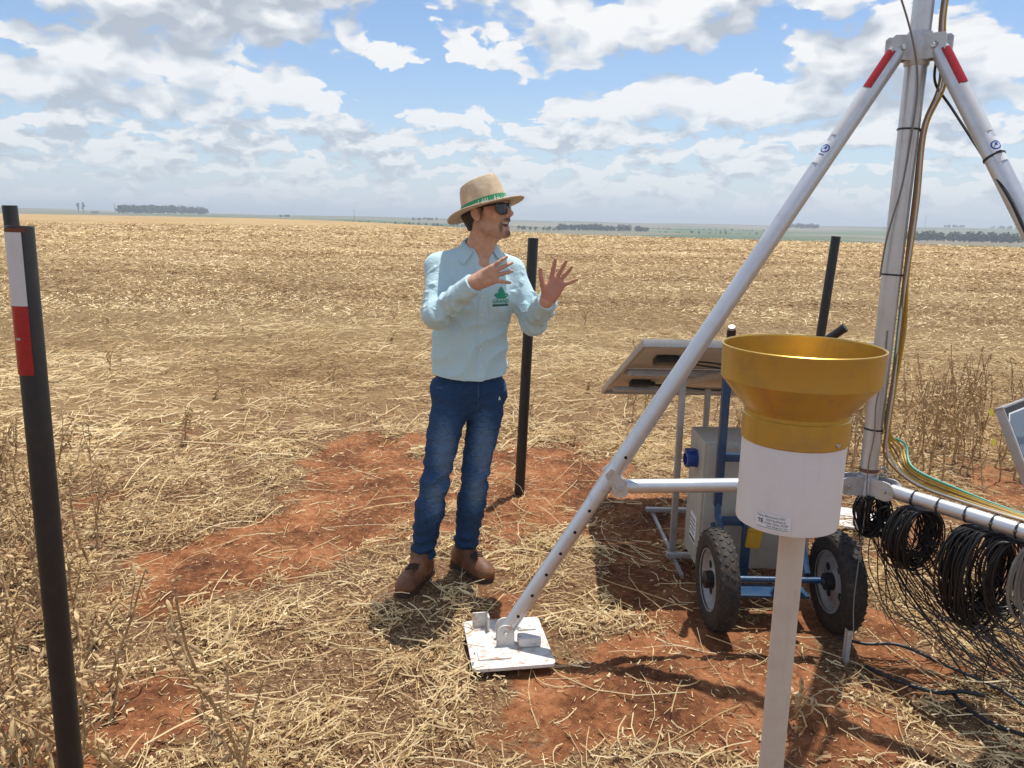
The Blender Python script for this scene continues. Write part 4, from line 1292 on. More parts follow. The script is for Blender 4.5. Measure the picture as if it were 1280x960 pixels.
def build_side_panel():
    # small panel fixed to the right tripod leg, only its corner in view
    u = Vector((0.764, 0.645, 0)).normalized(); v = Vector((-0.28, 0.336, 0.9)); v = (v - u * v.dot(u)).normalized()
    n = u.cross(v)
    W, H = 0.42, 0.30
    o = SP_CORNER - v * H
    t = thing('small_solar_panel', SP_CORNER, 'small dark solar panel at the right edge, tilted to the sky', 'solar panel')
    mb = MB(); M = Matrix((u, v, n)).transposed(); fw = 0.006
    for a, s in (((W / 2, fw / 2), (W, fw, 0.024)), ((W / 2, H - fw / 2), (W, fw, 0.024)), ((fw / 2, H / 2), (fw, H - 2 * fw, 0.024)), ((W - fw / 2, H / 2), (fw, H - 2 * fw, 0.024))):
        mb.box(o + u * a[0] + v * a[1], s, M, 0.0015)
    f = part('panel_frame', mb, M_GALV, t, sharp=30)
    mb = MB(); mb.box(o + u * W / 2 + v * H / 2 + n * 0.002, (W - 2 * fw - .001, H - 2 * fw - .001, 0.006), M); part('black_border', mb, M_BLACKP, f)
    mb = MB(); q = fw + 0.018
    mb.prism([(q, q + 0.02), (q + 0.02, q), (W - q - .02, q), (W - q, q + .02), (W - q, H - q - .02), (W - q - .02, H - q), (q + .02, H - q), (q, H - q - .02)], n, 0.0012, o + n * 0.0058, u, v)
    part('white_line', mb, M_STICK, f, smooth=False)
    mb = MB(); q = fw + 0.022
    mg = mat('blue_grey_cell', (0.075, 0.10, 0.14), 0.12, 0.0, 0.05, 8)
    mb.prism([(q, q + 0.019), (q + 0.019, q), (W - q - .019, q), (W - q, q + .019), (W - q, H - q - .019), (W - q - .019, H - q), (q + .019, H - q), (q, H - q - .019)], n, 0.0012, o + n * 0.0070, u, v)
    part('solar_cell', mb, mg, f, smooth=False)
    mb = MB(); a = o + u * W * 0.55 + v * H * 0.5 - n * 0.012
    top = HUB + Vector((0, 0, 1.545)) + B_DIR * 0.068; foot = Vector((HUB.x, HUB.y, 0.075)) + B_DIR * 1.372
    lp = top + (foot - top) * 0.52
    mb.tube([a, a - n * 0.05, lp], 0.012, 10); part('mount_arm', mb, M_CAST, t)


SP_CORNER = Vector((1.391, 2.16, 1.116))
build_side_panel()


# ------------------------------------------------------------------ smooth implicit surfaces, for the figure
def v3(*p): return np.array(p, float)


def unit(v): v = np.asarray(v, float); return v / np.linalg.norm(v)


class Sdf:
    """blended primitives; each is (op, k, centre, reach, function)"""
    def __init__(s, post=None): s.p = []; s.post = post
    def cone(s, a, b, ra, rb, k=0.02, op='+', flat=None):
        """tapered capsule; flat = (axis, factor) squeezes it along one direction"""
        a, b = np.asarray(a, float), np.asarray(b, float)
        def fn(P):
            A, B = a, b
            if flat is not None:
                ax, fac = flat
                h = (P - a) @ ax
                P = P + np.outer(h * (1 / fac - 1), ax)
                hb = (b - a) @ ax
                B = b + ax * hb * (1 / fac - 1)
            d = B - A; L2 = d @ d + 1e-12
            t = np.clip(((P - A) @ d) / L2, 0, 1)
            r = ra + (rb - ra) * t
            q = np.linalg.norm(P - A - t[:, None] * d, axis=1) - r
            return q * (flat[1] if flat is not None else 1.0) if flat is not None else q
        s.p.append((op, k, (a + b) / 2, np.linalg.norm(a - b) / 2 + max(ra, rb), fn)); return s
    def ell(s, c, r, k=0.02, op='+', M=None):
        c, r = np.asarray(c, float), np.asarray(r, float)
        M = np.eye(3) if M is None else M                       # columns are the axes
        def fn(P):
            q = (P - c) @ M
            k0 = np.linalg.norm(q / r, axis=1); k1 = np.linalg.norm(q / (r * r), axis=1) + 1e-9
            return k0 * (k0 - 1) / k1
        s.p.append((op, k, c, r.max(), fn)); return s
    def ev(s, P, idx=None):
        d = np.full(len(P), 1e3)
        for i in (range(len(s.p)) if idx is None else idx):
            op, k, c, rr, fn = s.p[i]
            e = fn(P)
            if op == '+':
                h = np.clip(0.5 + 0.5 * (e - d) / k, 0, 1)
                d = e * (1 - h) + d * h - k * h * (1 - h)
                # (smooth union)
            elif op == '-':
                h = np.clip(0.5 - 0.5 * (d + e) / k, 0, 1)
                d = d * (1 - h) - e * h + k * h * (1 - h)
        if s.post is not None: d = s.post(P, d)
        return d


def surface(sdf, h, tile=16, lo=None, hi=None):
    """surface nets over a sparse set of tiles; returns V, F(quads)"""
    cs = np.array([p[2] for p in sdf.p if p[0] == '+']); rs = np.array([p[3] for p in sdf.p if p[0] == '+'])
    lo = (cs - rs[:, None]).min(0) - 4 * h if lo is None else np.asarray(lo, float)
    hi = (cs + rs[:, None]).max(0) + 4 * h if hi is None else np.asarray(hi, float)
    i0 = np.floor(lo / h / tile).astype(int); i1 = np.ceil(hi / h / tile).astype(int)
    T = np.stack(np.meshgrid(*[np.arange(a, b) for a, b in zip(i0, i1)], indexing='ij'), -1).reshape(-1, 3)
    ctr = (T + 0.5) * tile * h
    rad = tile * h * 0.87
    D = np.stack([p[4](ctr) for p in sdf.p], 1)
    plus = np.array([p[0] == '+' for p in sdf.p])
    dmin = np.where(plus[None], D, 9).min(1)
    ks = np.array([p[1] for p in sdf.p])
    act = np.abs(dmin) < rad * 1.6 + 0.02
    act |= (dmin < 0) & (np.where(~plus[None], D, 9).min(1) < rad * 1.6)
    off = np.array([[0, 0, 0], [1, 0, 0], [0, 1, 0], [1, 1, 0], [0, 0, 1], [1, 0, 1], [0, 1, 1], [1, 1, 1]])
    n1 = tile + 1
    g = np.stack(np.meshgrid(*[np.arange(n1)] * 3, indexing='ij'), -1).reshape(-1, 3)
    ids, pos, quads = [], [], []
    BIG = 1 << 20
    def key(c): return ((c[..., 0] + 4096) * 8192 + (c[..., 1] + 4096)) * 8192 + (c[..., 2] + 4096)
    for q in np.nonzero(act)[0]:
        near = [i for i in range(len(sdf.p)) if (D[q, i] < max(dmin[q], 0) + 2.2 * rad + 2 * ks[i] + 0.01 if plus[i] else D[q, i] < rad * 1.3 + ks[i] + 0.01)]
        if not any(plus[i] for i in near): continue
        o = T[q] * tile
        d = sdf.ev((g + o) * h, near).reshape(n1, n1, n1)
        if d.min() > 0 or d.max() < 0: continue
        s = d < 0
        cnt = sum(s[a:a + tile, b:b + tile, c:c + tile].astype(np.int8) for a, b, c in off)
        cell = np.stack(np.nonzero((cnt > 0) & (cnt < 8)), -1)
        if len(cell) == 0: continue
        acc = np.zeros((len(cell), 3)); m = np.zeros(len(cell))
        for a in range(8):
            for b in range(a + 1, 8):
                if np.abs(off[a] - off[b]).sum() != 1: continue
                da = d[tuple((cell + off[a]).T)]; db = d[tuple((cell + off[b]).T)]
                cr = (da < 0) != (db < 0)
                t = np.where(cr, da / np.where(cr, da - db, 1), 0)
                acc += np.where(cr[:, None], off[a] + (off[b] - off[a]) * t[:, None], 0); m += cr
        pos.append((cell + acc / m[:, None] + o) * h); ids.append(key(cell + o))
        for ax in range(3):
            u, w = [(1, 2), (2, 0), (0, 1)][ax]
            sl0 = [slice(0, tile)] * 3; sl1 = [slice(0, tile)] * 3; sl1[ax] = slice(1, tile + 1)
            A, B = s[tuple(sl0)], s[tuple(sl1)]
            e = np.stack(np.nonzero(A != B), -1)
            if len(e) == 0: continue
            fl = A[tuple(e.T)]
            e = e + o
            du = np.zeros(3, int); du[u] = 1; dw = np.zeros(3, int); dw[w] = 1
            Q = np.stack([key(e - du - dw), key(e - dw), key(e), key(e - du)], 1)
            Q[~fl] = Q[~fl][:, ::-1]
            quads.append(Q)
    ids = np.concatenate(ids); pos = np.concatenate(pos); Q = np.concatenate(quads)
    order = np.argsort(ids); ids = ids[order]; pos = pos[order]
    j = np.clip(np.searchsorted(ids, Q), 0, len(ids) - 1)
    ok = (ids[j] == Q).all(1)
    return pos, j[ok]


def smooth_mesh(V, F, it=1, lam=0.5):
    for _ in range(it):
        S_ = np.zeros_like(V); c = np.zeros(len(V))
        for a in range(4):
            b = (a + 1) % 4
            np.add.at(S_, F[:, a], V[F[:, b]]); np.add.at(c, F[:, a], 1)
            np.add.at(S_, F[:, b], V[F[:, a]]); np.add.at(c, F[:, b], 1)
        V = V + lam * (S_ / np.maximum(c, 1)[:, None] - V)
    return V


def wavy(P, k1, k2, ph, warp=1.6):
    """one family of folds: sharp ridges across direction k1, bent by k2"""
    return 1 - 2 * np.abs(np.sin(0.5 * (P @ k1 + ph + warp * np.sin(P @ k2 + ph * 1.7))))


def sdf_mesh(name, sdf, h, mats, base, sm=1, tile=16):
    V, F = surface(sdf, h, tile)
    if sm: V = smooth_mesh(V, F, sm)
    me = mesh_np(name, V - np.asarray(base)[None], F, True, mats=mats)
    return me, V, F


# ------------------------------------------------------------------ the man
def cloth_mat(name, col, weave=900, var=0.06, rough=0.8, k=0.12):
    m, nt, b = new_mat(name)
    co = ncoord(nt)
    x, y, z = nsep(nt, co)
    n1 = nnoise(nt, co, 6, 4, 0.6); n2 = nnoise(nt, co, 500, 2, 0.5)
    f = (n1 - 0.5) * (2 * var) + (n2 - 0.5) * 0.10 + 1.0
    setc(nt, b.inputs['Base Color'], nmix(nt, 1.0, col, nvec(nt, f, f, f), 'MULTIPLY'))
    b.inputs['Roughness'].default_value = rough
    b.inputs['Specular IOR Level'].default_value = 0.25
    b.inputs['Sheen Weight'].default_value = 0.15
    cr = (nnoise(nt, co, 17, 4, 0.55, 1.2) - 0.5).f('ABSOLUTE') * -4.0 + (nnoise(nt, co, 31, 3, 0.5, 0.8) - 0.5).f('ABSOLUTE') * -2.0
    bump(nt, b, n2 * 0.10 + cr, k * 2.6, 0.006)
    return m


M_SHIRT = cloth_mat("mint_blue_shirt_cotton", (0.49, 0.67, 0.72))
M_LOGO = cloth_mat("green_print", (0.035, 0.30, 0.19), rough=0.6)
M_LOGOD = cloth_mat("dark_green_print", (0.035, 0.11, 0.10), rough=0.6)
M_BUTTON = mat("pearl_button", (0.72, 0.76, 0.76), 0.25, 0, 0.05, 60)
M_SOLE = mat("dark_rubber_sole", (0.045, 0.028, 0.018), 0.8, 0, 0.3, 40, 0.2, 150, (0.22, 0.09, 0.045), 0.5)
M_LACE = mat("brown_lace", (0.050, 0.026, 0.016), 0.8, 0, 0.2, 60)
M_GLASS = mat("black_lens", (0.010, 0.010, 0.013), 0.06, 0, 0.05, 10, spec=0.7)
M_FRAME = mat("black_spectacle_frame", (0.010, 0.010, 0.011), 0.25, 0, 0.05, 10)
M_TEETH = mat("teeth", (0.70, 0.66, 0.58), 0.3, 0, 0.03, 50)
M_MOUTH = mat("mouth_inside", (0.10, 0.018, 0.015), 0.5, 0, 0.1, 50)
M_BAND = cloth_mat("green_hat_band", (0.035, 0.27, 0.12), rough=0.6)
M_PRINTW = mat("white_print", (0.72, 0.76, 0.72), 0.6, 0, 0.04, 50)


def skin_mat():
    m, nt, b = new_mat("skin")
    co = ncoord(nt)
    n1 = nnoise(nt, co, 38, 6, 0.7); n2 = nnoise(nt, co, 260, 3, 0.6)
    base = nramp(nt, n1, [(0.3, (0.48, 0.25, 0.155)), (0.7, (0.66, 0.39, 0.27))])
    lip = nattr(nt, 'lip'); brd = nattr(nt, 'beard'); palm = nattr(nt, 'palm')
    c = nmix(nt, lip * 0.7, base, (0.36, 0.11, 0.085))
    c = nmix(nt, palm * 0.6, c, (0.50, 0.20, 0.135))
    c = nmix(nt, brd * (n2.step(0.25, 0.6) * 0.35 + 0.62), c, (0.028, 0.017, 0.012))
    setc(nt, b.inputs['Base Color'], c)
    b.inputs['Roughness'].default_value = 0.56
    b.inputs['Specular IOR Level'].default_value = 0.35
    b.inputs['Subsurface Weight'].default_value = 0.10
    b.inputs['Subsurface Radius'].default_value = (0.012, 0.005, 0.003)
    b.inputs['Subsurface Scale'].default_value = 0.5
    bump(nt, b, n2 + nnoise(nt, co, 90, 4, 0.6), 0.4, 0.002)
    return m


def denim_mat():
    m, nt, b = new_mat("denim")
    co = ncoord(nt)
    x, y, z = nsep(nt, co)
    n1 = nnoise(nt, co, 5, 4, 0.6); n2 = nnoise(nt, nvec(nt, x * 700, y * 700, z * 90), 1.0, 2, 0.6)
    fade = nattr(nt, 'fade')
    n3 = nnoise(nt, nvec(nt, x * 60, y * 60, z * 160), 1.0, 4, 0.65)
    c = nramp(nt, n1 * 0.35 + 0.08 + fade * (n3 * 1.6 + 0.05) + (n3 - 0.5) * 0.35, [(0.10, (0.014, 0.035, 0.090)), (0.45, (0.030, 0.074, 0.165)), (0.95, (0.105, 0.17, 0.28))])
    seam = nattr(nt, 'seam')
    f = (n2 - 0.5) * 0.35 + 1.0
    c = nmix(nt, 1.0, c, nvec(nt, f, f, f), 'MULTIPLY')
    c = nmix(nt, seam * 0.55, c, (0.10, 0.17, 0.30))
    setc(nt, b.inputs['Base Color'], c)
    b.inputs['Roughness'].default_value = 0.85
    b.inputs['Specular IOR Level'].default_value = 0.2
    bump(nt, b, n2 * 0.3 + (nnoise(nt, nvec(nt, x * 16, y * 16, z * 34), 1.0, 4, 0.55, 1.0) - 0.5).f('ABSOLUTE') * -4.5, 0.5, 0.007)
    return m


def leather_mat():
    m, nt, b = new_mat("brown_boot_leather")
    co = ncoord(nt)
    n1 = nnoise(nt, co, 16, 5, 0.65); n2 = nnoise(nt, co, 130, 4, 0.6)
    c = nramp(nt, n1, [(0.30, (0.075, 0.030, 0.014)), (0.52, (0.18, 0.074, 0.032)), (0.72, (0.29, 0.135, 0.062))])
    c = nmix(nt, n2.step(0.55, 0.75) * 0.4, c, (0.28, 0.13, 0.07))
    setc(nt, b.inputs['Base Color'], c)
    b.inputs['Roughness'].default_value = 0.62
    bump(nt, b, n2 * 0.7 + n1, 0.25, 0.004)
    return m


def straw_hat_mat():
    m, nt, b = new_mat("woven_straw")
    co = ncoord(nt)
    x, y, z = nsep(nt, co)
    n1 = nnoise(nt, co, 26, 4, 0.6)
    w = nnoise(nt, nvec(nt, x * 330, y * 330, z * 900), 1.0, 2, 0.6); w2 = nnoise(nt, nvec(nt, x * 900, y * 900, z * 330), 1.0, 2, 0.6)
    t = n1 * 0.5 + w * 0.3 + w2 * 0.3
    c = nramp(nt, t, [(0.35, (0.42, 0.30, 0.185)), (0.52, (0.57, 0.435, 0.29)), (0.68, (0.72, 0.585, 0.41))])
    setc(nt, b.inputs['Base Color'], c)
    b.inputs['Roughness'].default_value = 0.75
    b.inputs['Specular IOR Level'].default_value = 0.25
    b.inputs['Transmission Weight'].default_value = 0.0
    bump(nt, b, w + w2, 0.5, 0.0015)
    return m


def local(o, M):
    """map from local coordinates (columns of M are the axes) to world"""
    o = np.asarray(o, float)
    return lambda *p: o + M @ np.asarray(p, float)


def build_man():
    f = unit(v3(0.33, -0.944, 0)); l = v3(-f[1], f[0], 0)            # the way his chest faces; his left
    base = (-0.31, 3.34, 0.0)
    T = thing('person', base, 'man in straw hat, mint shirt and jeans gesturing with both hands raised', 'person')
    hipR, hipL = v3(-0.262, 3.325, 0.86), v3(-0.108, 3.385, 0.86)
    knR, knL = v3(-0.338, 3.285, 0.46), v3(-0.160, 3.345, 0.47)
    anR, anL = v3(-0.402, 3.315, 0.10), v3(-0.208, 3.405, 0.11)
    pel = v3(-0.187, 3.352, 0.93); wai = v3(-0.188, 3.352, 1.08); che = v3(-0.172, 3.352, 1.29); nb = v3(-0.152, 3.345, 1.475)
    shR, shL = v3(-0.318, 3.305, 1.432), v3(-0.012, 3.402, 1.415)
    elR, elL = v3(-0.312, 3.165, 1.232), v3(0.088, 3.325, 1.190)
    wrR, wrL = v3(-0.152, 3.045, 1.373), v3(0.138, 3.120, 1.305)
    # head frame
    yaw, pit = R(60), R(8)
    hf = v3(math.sin(yaw) * math.cos(pit), -math.cos(yaw) * math.cos(pit), math.sin(pit)); hl = unit(np.cross(v3(0, 0, 1), hf)); hu = np.cross(hf, hl)
    HM = np.stack([hf, hl, hu], 1); HO = v3(-0.118, 3.305, 1.638)
    H = local(HO, HM)

    # ---- body: head, neck, trunk, arms, hands and legs as one surface
    B = Sdf()
    B.ell(H(-0.014, 0, 0.048), (0.096, 0.074, 0.092), 0.02, M=HM)
    B.ell(H(0.036, 0, -0.004), (0.058, 0.057, 0.080), 0.03, M=HM)
    B.ell(H(0.050, 0, -0.042), (0.042, 0.042, 0.048), 0.025, M=HM)
    for s in (-1, 1):
        B.cone(H(0.004, s * 0.054, -0.048), H(0.068, s * 0.018, -0.087), 0.022, 0.018, 0.022)
        B.ell(H(0.060, s * 0.040, -0.008), (0.022, 0.020, 0.020), 0.02, M=HM)
        B.ell(H(0.072, s * 0.031, 0.017), (0.017, 0.015, 0.013), 0.010, M=HM)
    B.cone(H(0.078, -0.036, 0.036), H(0.078, 0.036, 0.036), 0.013, 0.013, 0.02)
    B.ell(H(0.084, 0, -0.091), (0.016, 0.020, 0.016), 0.018, M=HM)
    B.cone(H(0.088, 0, 0.024), H(0.117, 0, -0.012), 0.0075, 0.0112, 0.012)
    for s in (-1, 1): B.ell(H(0.102, s * 0.0115, -0.019), (0.010, 0.0075, 0.0075), 0.006, M=HM)
    B.ell(H(0.092, 0, -0.036), (0.013, 0.026, 0.009), 0.010, M=HM)
    B.cone(H(0.086, -0.019, -0.043), H(0.086, 0.019, -0.043), 0.0075, 0.0075, 0.008)
    B.ell(H(0.083, 0, -0.067), (0.013, 0.020, 0.0075), 0.008, M=HM)
    B.ell(H(0.098, 0, -0.053), (0.028, 0.0235, 0.0095), 0.004, '-', M=HM)
    for s in (-1, 1): B.ell(H(0.085, s * 0.019, -0.049), (0.02, 0.010, 0.0055), 0.004, '-', M=HM)
    for s in (-1, 1):
        tilt = HM @ np.array([[math.cos(.2), 0, -math.sin(.2)], [0, 1, 0], [math.sin(.2), 0, math.cos(.2)]])
        B.ell(H(-0.004, s * 0.076, 0.001), (0.018, 0.0085, 0.031), 0.006, M=tilt)
        B.ell(H(-0.010, s * 0.081, 0.004), (0.015, 0.006, 0.028), 0.004, M=tilt)
        B.ell(H(0.004, s * 0.088, 0.003), (0.009, 0.009, 0.018), 0.004, '-', M=tilt)
    B.cone(H(-0.018, 0, -0.045), nb + v3(0.0, 0.008, -0.02), 0.052, 0.058, 0.03)
    B.cone(H(0.030, 0.012, -0.095), nb + f * 0.045 + v3(0, 0, -0.03), 0.014, 0.016, 0.03)
    B.cone(nb + v3(0, 0.0, -0.02), che, 0.060, 0.12, 0.04, flat=(f, 0.66))
    B.cone(che, wai, 0.140, 0.120, 0.03, flat=(f, 0.60)); B.cone(wai, pel, 0.120, 0.125, 0.03, flat=(f, 0.58))
    B.cone(nb + f * 0.030 + v3(0, 0, -0.055), che + f * 0.05, 0.045, 0.05, 0.03)
    for sh, el, wr in ((shR, elR, wrR), (shL, elL, wrL)):
        B.cone(nb + v3(0, 0, -0.045), sh + v3(0, 0, -0.03), 0.038, 0.032, 0.03)
        B.cone(sh + v3(0, 0, -0.03), el, 0.036, 0.034, 0.02); B.cone(el, wr, 0.036, 0.0250, 0.02)
    for hp, kn, an in ((hipR, knR, anR), (hipL, knL, anL)):
        B.cone(pel, hp, 0.072, 0.068, 0.02); B.cone(hp, kn, 0.060, 0.038, 0.02); B.cone(kn, an, 0.040, 0.032, 0.02)
        B.cone(an, an + v3(0, 0, -0.05), 0.034, 0.032, 0.02)

    tips = {}
    def hand(wr, d, s, fingers, thumb, scale=1.0):
        """wr wrist, d along the hand, s towards the thumb side; palm faces p"""
        d = unit(d); s = unit(s - d * (s @ d)); p = np.cross(s, d)
        if fingers['flip']: p = -p
        M = np.stack([d, s, p], 1) * scale
        Hn = local(wr, M)
        for y, x in ((0.026, 0.086), (0.009, 0.090), (-0.009, 0.086), (-0.026, 0.078)):
            B.cone(Hn(0.012, y * 0.62, 0), Hn(x, y, 0), 0.0150, 0.0115, 0.012)
        B.cone(Hn(-0.015, 0.004, 0), Hn(0.02, 0.002, 0), 0.025, 0.021, 0.02)
        B.ell(Hn(0.045, 0.022, 0.008), np.array((0.032, 0.014, 0.012)) * scale, 0.012, M=M / scale)
        B.ell(Hn(0.045, -0.020, 0.007), np.array((0.034, 0.013, 0.010)) * scale, 0.012, M=M / scale)
        for (y, x, L, r, spread, curl) in fingers['f']:
            a = np.array((x, y, 0.0)); ang = 0.0
            for i, (fr, kk) in enumerate(((0.44, 0.55), (0.31, 1.0), (0.25, 0.8))):
                ang += R(curl) * kk
                dirv = np.array((math.cos(R(spread)) * math.cos(ang), math.sin(R(spread)) * math.cos(ang), math.sin(ang)))
                b = a + dirv * L * fr
                r0, r1 = r * (1 - 0.10 * i), r * (1 - 0.10 * (i + 1))
                B.cone(Hn(*a), Hn(*b), r0 * scale, r1 * scale, 0.0035 if i else 0.006)
                if i < 2: B.ell(Hn(*b), np.array((r1, r1, r1)) * 1.06 * scale, 0.003)
                a = b
            tips.setdefault(id(wr), []).append(Hn(*a))
        P = [Hn(*q) for q in thumb]
        B.cone(P[0], P[1], 0.0150 * scale, 0.0120 * scale, 0.012); B.cone(P[1], P[2], 0.0115 * scale, 0.0098 * scale, 0.005); B.cone(P[2], P[3], 0.0100 * scale, 0.0080 * scale, 0.003)
        return Hn, p
    # his left hand: open, palm towards the camera, fingers spread
    HL, pL = hand(wrL, v3(0.43, -0.05, 0.90), v3(-0.9, 0.05, 0.43),
         dict(flip=True, f=[(0.028, 0.088, 0.074, 0.0093, 15, 7), (0.009, 0.092, 0.080, 0.0095, -3, 5), (-0.010, 0.088, 0.075, 0.0090, -12, 6), (-0.028, 0.078, 0.062, 0.0080, -38, 6)]),
         [(0.014, 0.014, 0.006), (0.044, 0.044, 0.012), (0.070, 0.066, 0.014), (0.098, 0.082, 0.012)])
    # his right hand: back towards the camera, fingers fanned to his left
    HR_, pR = hand(wrR, v3(0.84, -0.12, 0.43), v3(-0.40, 0.05, 0.90),
         dict(flip=False, f=[(0.026, 0.086, 0.072, 0.0092, 9, 8), (0.009, 0.090, 0.078, 0.0095, -1, 14), (-0.009, 0.086, 0.072, 0.0090, -11, 20), (-0.026, 0.078, 0.060, 0.0080, -36, 14)]),
         [(0.014, 0.008, 0.012), (0.040, 0.020, 0.032), (0.066, 0.022, 0.048), (0.092, 0.018, 0.056)], 1.0)
    if pL[1] > 0: print('left palm faces away')
    if pR[1] < 0: print('right palm faces camera')
    me, V, F = sdf_mesh('body', B, 0.0028, [skin_mat()], base, 1)
    q = (V - HO) @ HM
    nz = 0.5 + 0.5 * np.sin(q @ v3(260, 190, 150)) * np.sin(q @ v3(-140, 220, 310))
    head = (q[:, 2] > -0.13) & (np.abs(q[:, 1]) < 0.1) & (np.linalg.norm(q, axis=1) < 0.2)
    chin = np.exp(-(((q[:, 0] - 0.082) / 0.026) ** 2 + (q[:, 1] / 0.026) ** 2 + ((q[:, 2] + 0.090) / 0.017) ** 2) ** 2)
    must = np.exp(-(((q[:, 0] - 0.096) / 0.022) ** 2 + (q[:, 1] / 0.030) ** 2 + ((q[:, 2] + 0.0345) / 0.0075) ** 2) ** 2)
    side = np.exp(-(((q[:, 0] - 0.078) / 0.020) ** 2 + ((np.abs(q[:, 1]) - 0.031) / 0.008) ** 2 + ((q[:, 2] + 0.062) / 0.028) ** 2)) * 0.6
    jaw = np.exp(-(((q[:, 2] + 0.085 - 0.35 * (q[:, 0] - 0.07) * -1) / 0.028) ** 2)) * (q[:, 0] > -0.005) * (q[:, 0] < 0.09) * 0.28 * (q[:, 2] < -0.03)
    burn = np.exp(-(((q[:, 0] - 0.018) / 0.010) ** 2 + ((np.abs(q[:, 1]) - 0.068) / 0.02) ** 2 + ((q[:, 2] - 0.008) / 0.024) ** 2)) * 0.8
    set_attr(me, 'beard', np.clip(np.maximum.reduce([chin * 1.1, must * 1.15, side * 1.4, jaw * 0.7, burn]), 0, 1) * head)
    lip = np.exp(-(((q[:, 0] - 0.092) / 0.016) ** 2 + (q[:, 1] / 0.024) ** 2 + ((q[:, 2] + 0.0545) / 0.016) ** 2) ** 2)
    set_attr(me, 'lip', lip * head)
    inL = (V - wrL); xl = inL @ unit(v3(0.43, -0.05, 0.90)); pl = inL @ pL
    set_attr(me, 'palm', np.clip((np.linalg.norm(inL, axis=1) < 0.2) * (xl > 0.0) * (pl > -0.002), 0, 1))
    body = link('body', me, T)

    # ---- mouth
    t = Sdf(); t.ell(H(0.070, 0, -0.053), (0.010, 0.022, 0.014), 0.003, M=HM); link('mouth', sdf_mesh('mouth', t, 0.002, [M_MOUTH], base)[0], body)
    t = MB()
    for k in range(8):
        a = (k - 3.5) * 0.0052
        t.box(Vector(H(0.0895 - 22 * a * a, a, -0.0475)), (0.004, 0.0049, 0.0075), Matrix(HM.tolist()), 0.001)
    part('teeth', t, M_TEETH, body)

    # ---- how the hat sits
    hy, hp = R(61), R(18.0)
    af = v3(math.sin(hy) * math.cos(hp), -math.cos(hy) * math.cos(hp), math.sin(hp)); al = unit(np.cross(v3(0, 0, 1), af)); au = np.cross(af, al)
    ro = R(1.0); al, au = al * math.cos(ro) + au * math.sin(ro), au * math.cos(ro) - al * math.sin(ro)
    AM = np.stack([af, al, au], 1); AO = np.asarray(H(-0.004, 0, 0.026)); A = local(AO, AM)

    # ---- hair round the back and sides under the hat, brows
    def hairpost(P, d):
        q = (P - HO) @ HM
        d = np.maximum(d, q[:, 0] - 0.030 + 0.8 * np.clip(-q[:, 2] - 0.0, 0, 1)); d = np.maximum(d, -(q[:, 2] + 0.060))
        ear = np.linalg.norm((q - np.array([0.0, 0, 0.0])) * np.array([1, 0, 0.62]), axis=1) - 0.021
        d = np.where(np.abs(q[:, 1]) > 0.04, np.maximum(d, -ear), d)
        d = np.maximum(d, (P - AO) @ au + 0.002)
        return d + 0.0012 * np.sin(q @ v3(900, 0, 260)) * np.sin(q @ v3(0, 900, 300))
    hs = Sdf(hairpost); hs.ell(H(-0.016, 0, 0.046), (0.101, 0.080, 0.095), 0.02, M=HM); hs.cone(H(-0.062, 0, 0.0), H(-0.050, 0, -0.055), 0.050, 0.042, 0.03)
    m_h = mat("dark_brown_hair", (0.020, 0.012, 0.008), 0.55, 0, 0.3, 200, 0.4, 400)
    link('hair', sdf_mesh('hair', hs, 0.0028, [m_h], base)[0], T)
    eb = MB()
    for s in (-1, 1): eb.tube([Vector(H(0.089, s * 0.012, 0.040)), Vector(H(0.088, s * 0.028, 0.043)), Vector(H(0.074, s * 0.046, 0.037))], [0.0035, 0.0045, 0.002], 8)
    part('eyebrows', eb, m_h, T)

    # ---- sunglasses
    sg = thing('x', base, None, None); bpy.data.objects.remove(sg)
    fr = MB()
    for s in (-1, 1):
        out = [(-0.026, 0.015), (-0.010, 0.0185), (0.012, 0.0180), (0.027, 0.016), (0.027, 0.004), (0.021, -0.014), (0.008, -0.022), (-0.010, -0.021), (-0.021, -0.012), (-0.025, 0.002)]
        def pt(u, v, push=0.0):
            y = s * (0.034 + u)
            return Vector(H(0.1055 + push - 6.0 * (y * y), y, 0.012 + v * 1.08))
        ring = bez([pt(u, v) for u, v in out] + [pt(*out[0])], 4)[:-1]
        fr.tube(ring, 0.0024, 6, closed=True)
        fr.tube([pt(-0.024, 0.0145), pt(0.0, 0.0185), pt(0.027, 0.0165)], 0.0036, 6)
        fr.tube(bez([pt(0.027, 0.013, 0.0), Vector(H(0.070, s * 0.0730, 0.027)), Vector(H(0.03, s * 0.0775, 0.026)), Vector(H(-0.012, s * 0.0775, 0.024))], 5), [0.0048] * 3 + [0.0042] * 13, 8)
    fr.tube([Vector(H(0.1025, -0.009, 0.026)), Vector(H(0.106, 0, 0.0275)), Vector(H(0.1025, 0.009, 0.026))], 0.0028, 8)
    sgo = part('sunglasses', fr, M_FRAME, T)
    for s in (-1, 1):
        ln = MB()
        out = [(-0.026, 0.015), (-0.010, 0.0185), (0.012, 0.0180), (0.027, 0.016), (0.027, 0.004), (0.021, -0.014), (0.008, -0.022), (-0.010, -0.021), (-0.021, -0.012), (-0.025, 0.002)]
        vs = []; fs = []
        rings = (0.0, 0.35, 0.7, 1.0)
        for r_ in rings:
            for u, v in out:
                y = s * (0.034 + u * r_); vv = v * r_
                vs.append(H(0.1060 - 6.0 * y * y + 0.002 * (1 - r_ * r_), y, 0.012 + vv * 1.08))
        n = len(out)
        for a in range(len(rings) - 1):
            for k in range(n): fs.append((a * n + k, a * n + (k + 1) % n, (a + 1) * n + (k + 1) % n, (a + 1) * n + k))
        vs2 = [np.asarray(p) - hf * 0.0015 for p in vs]
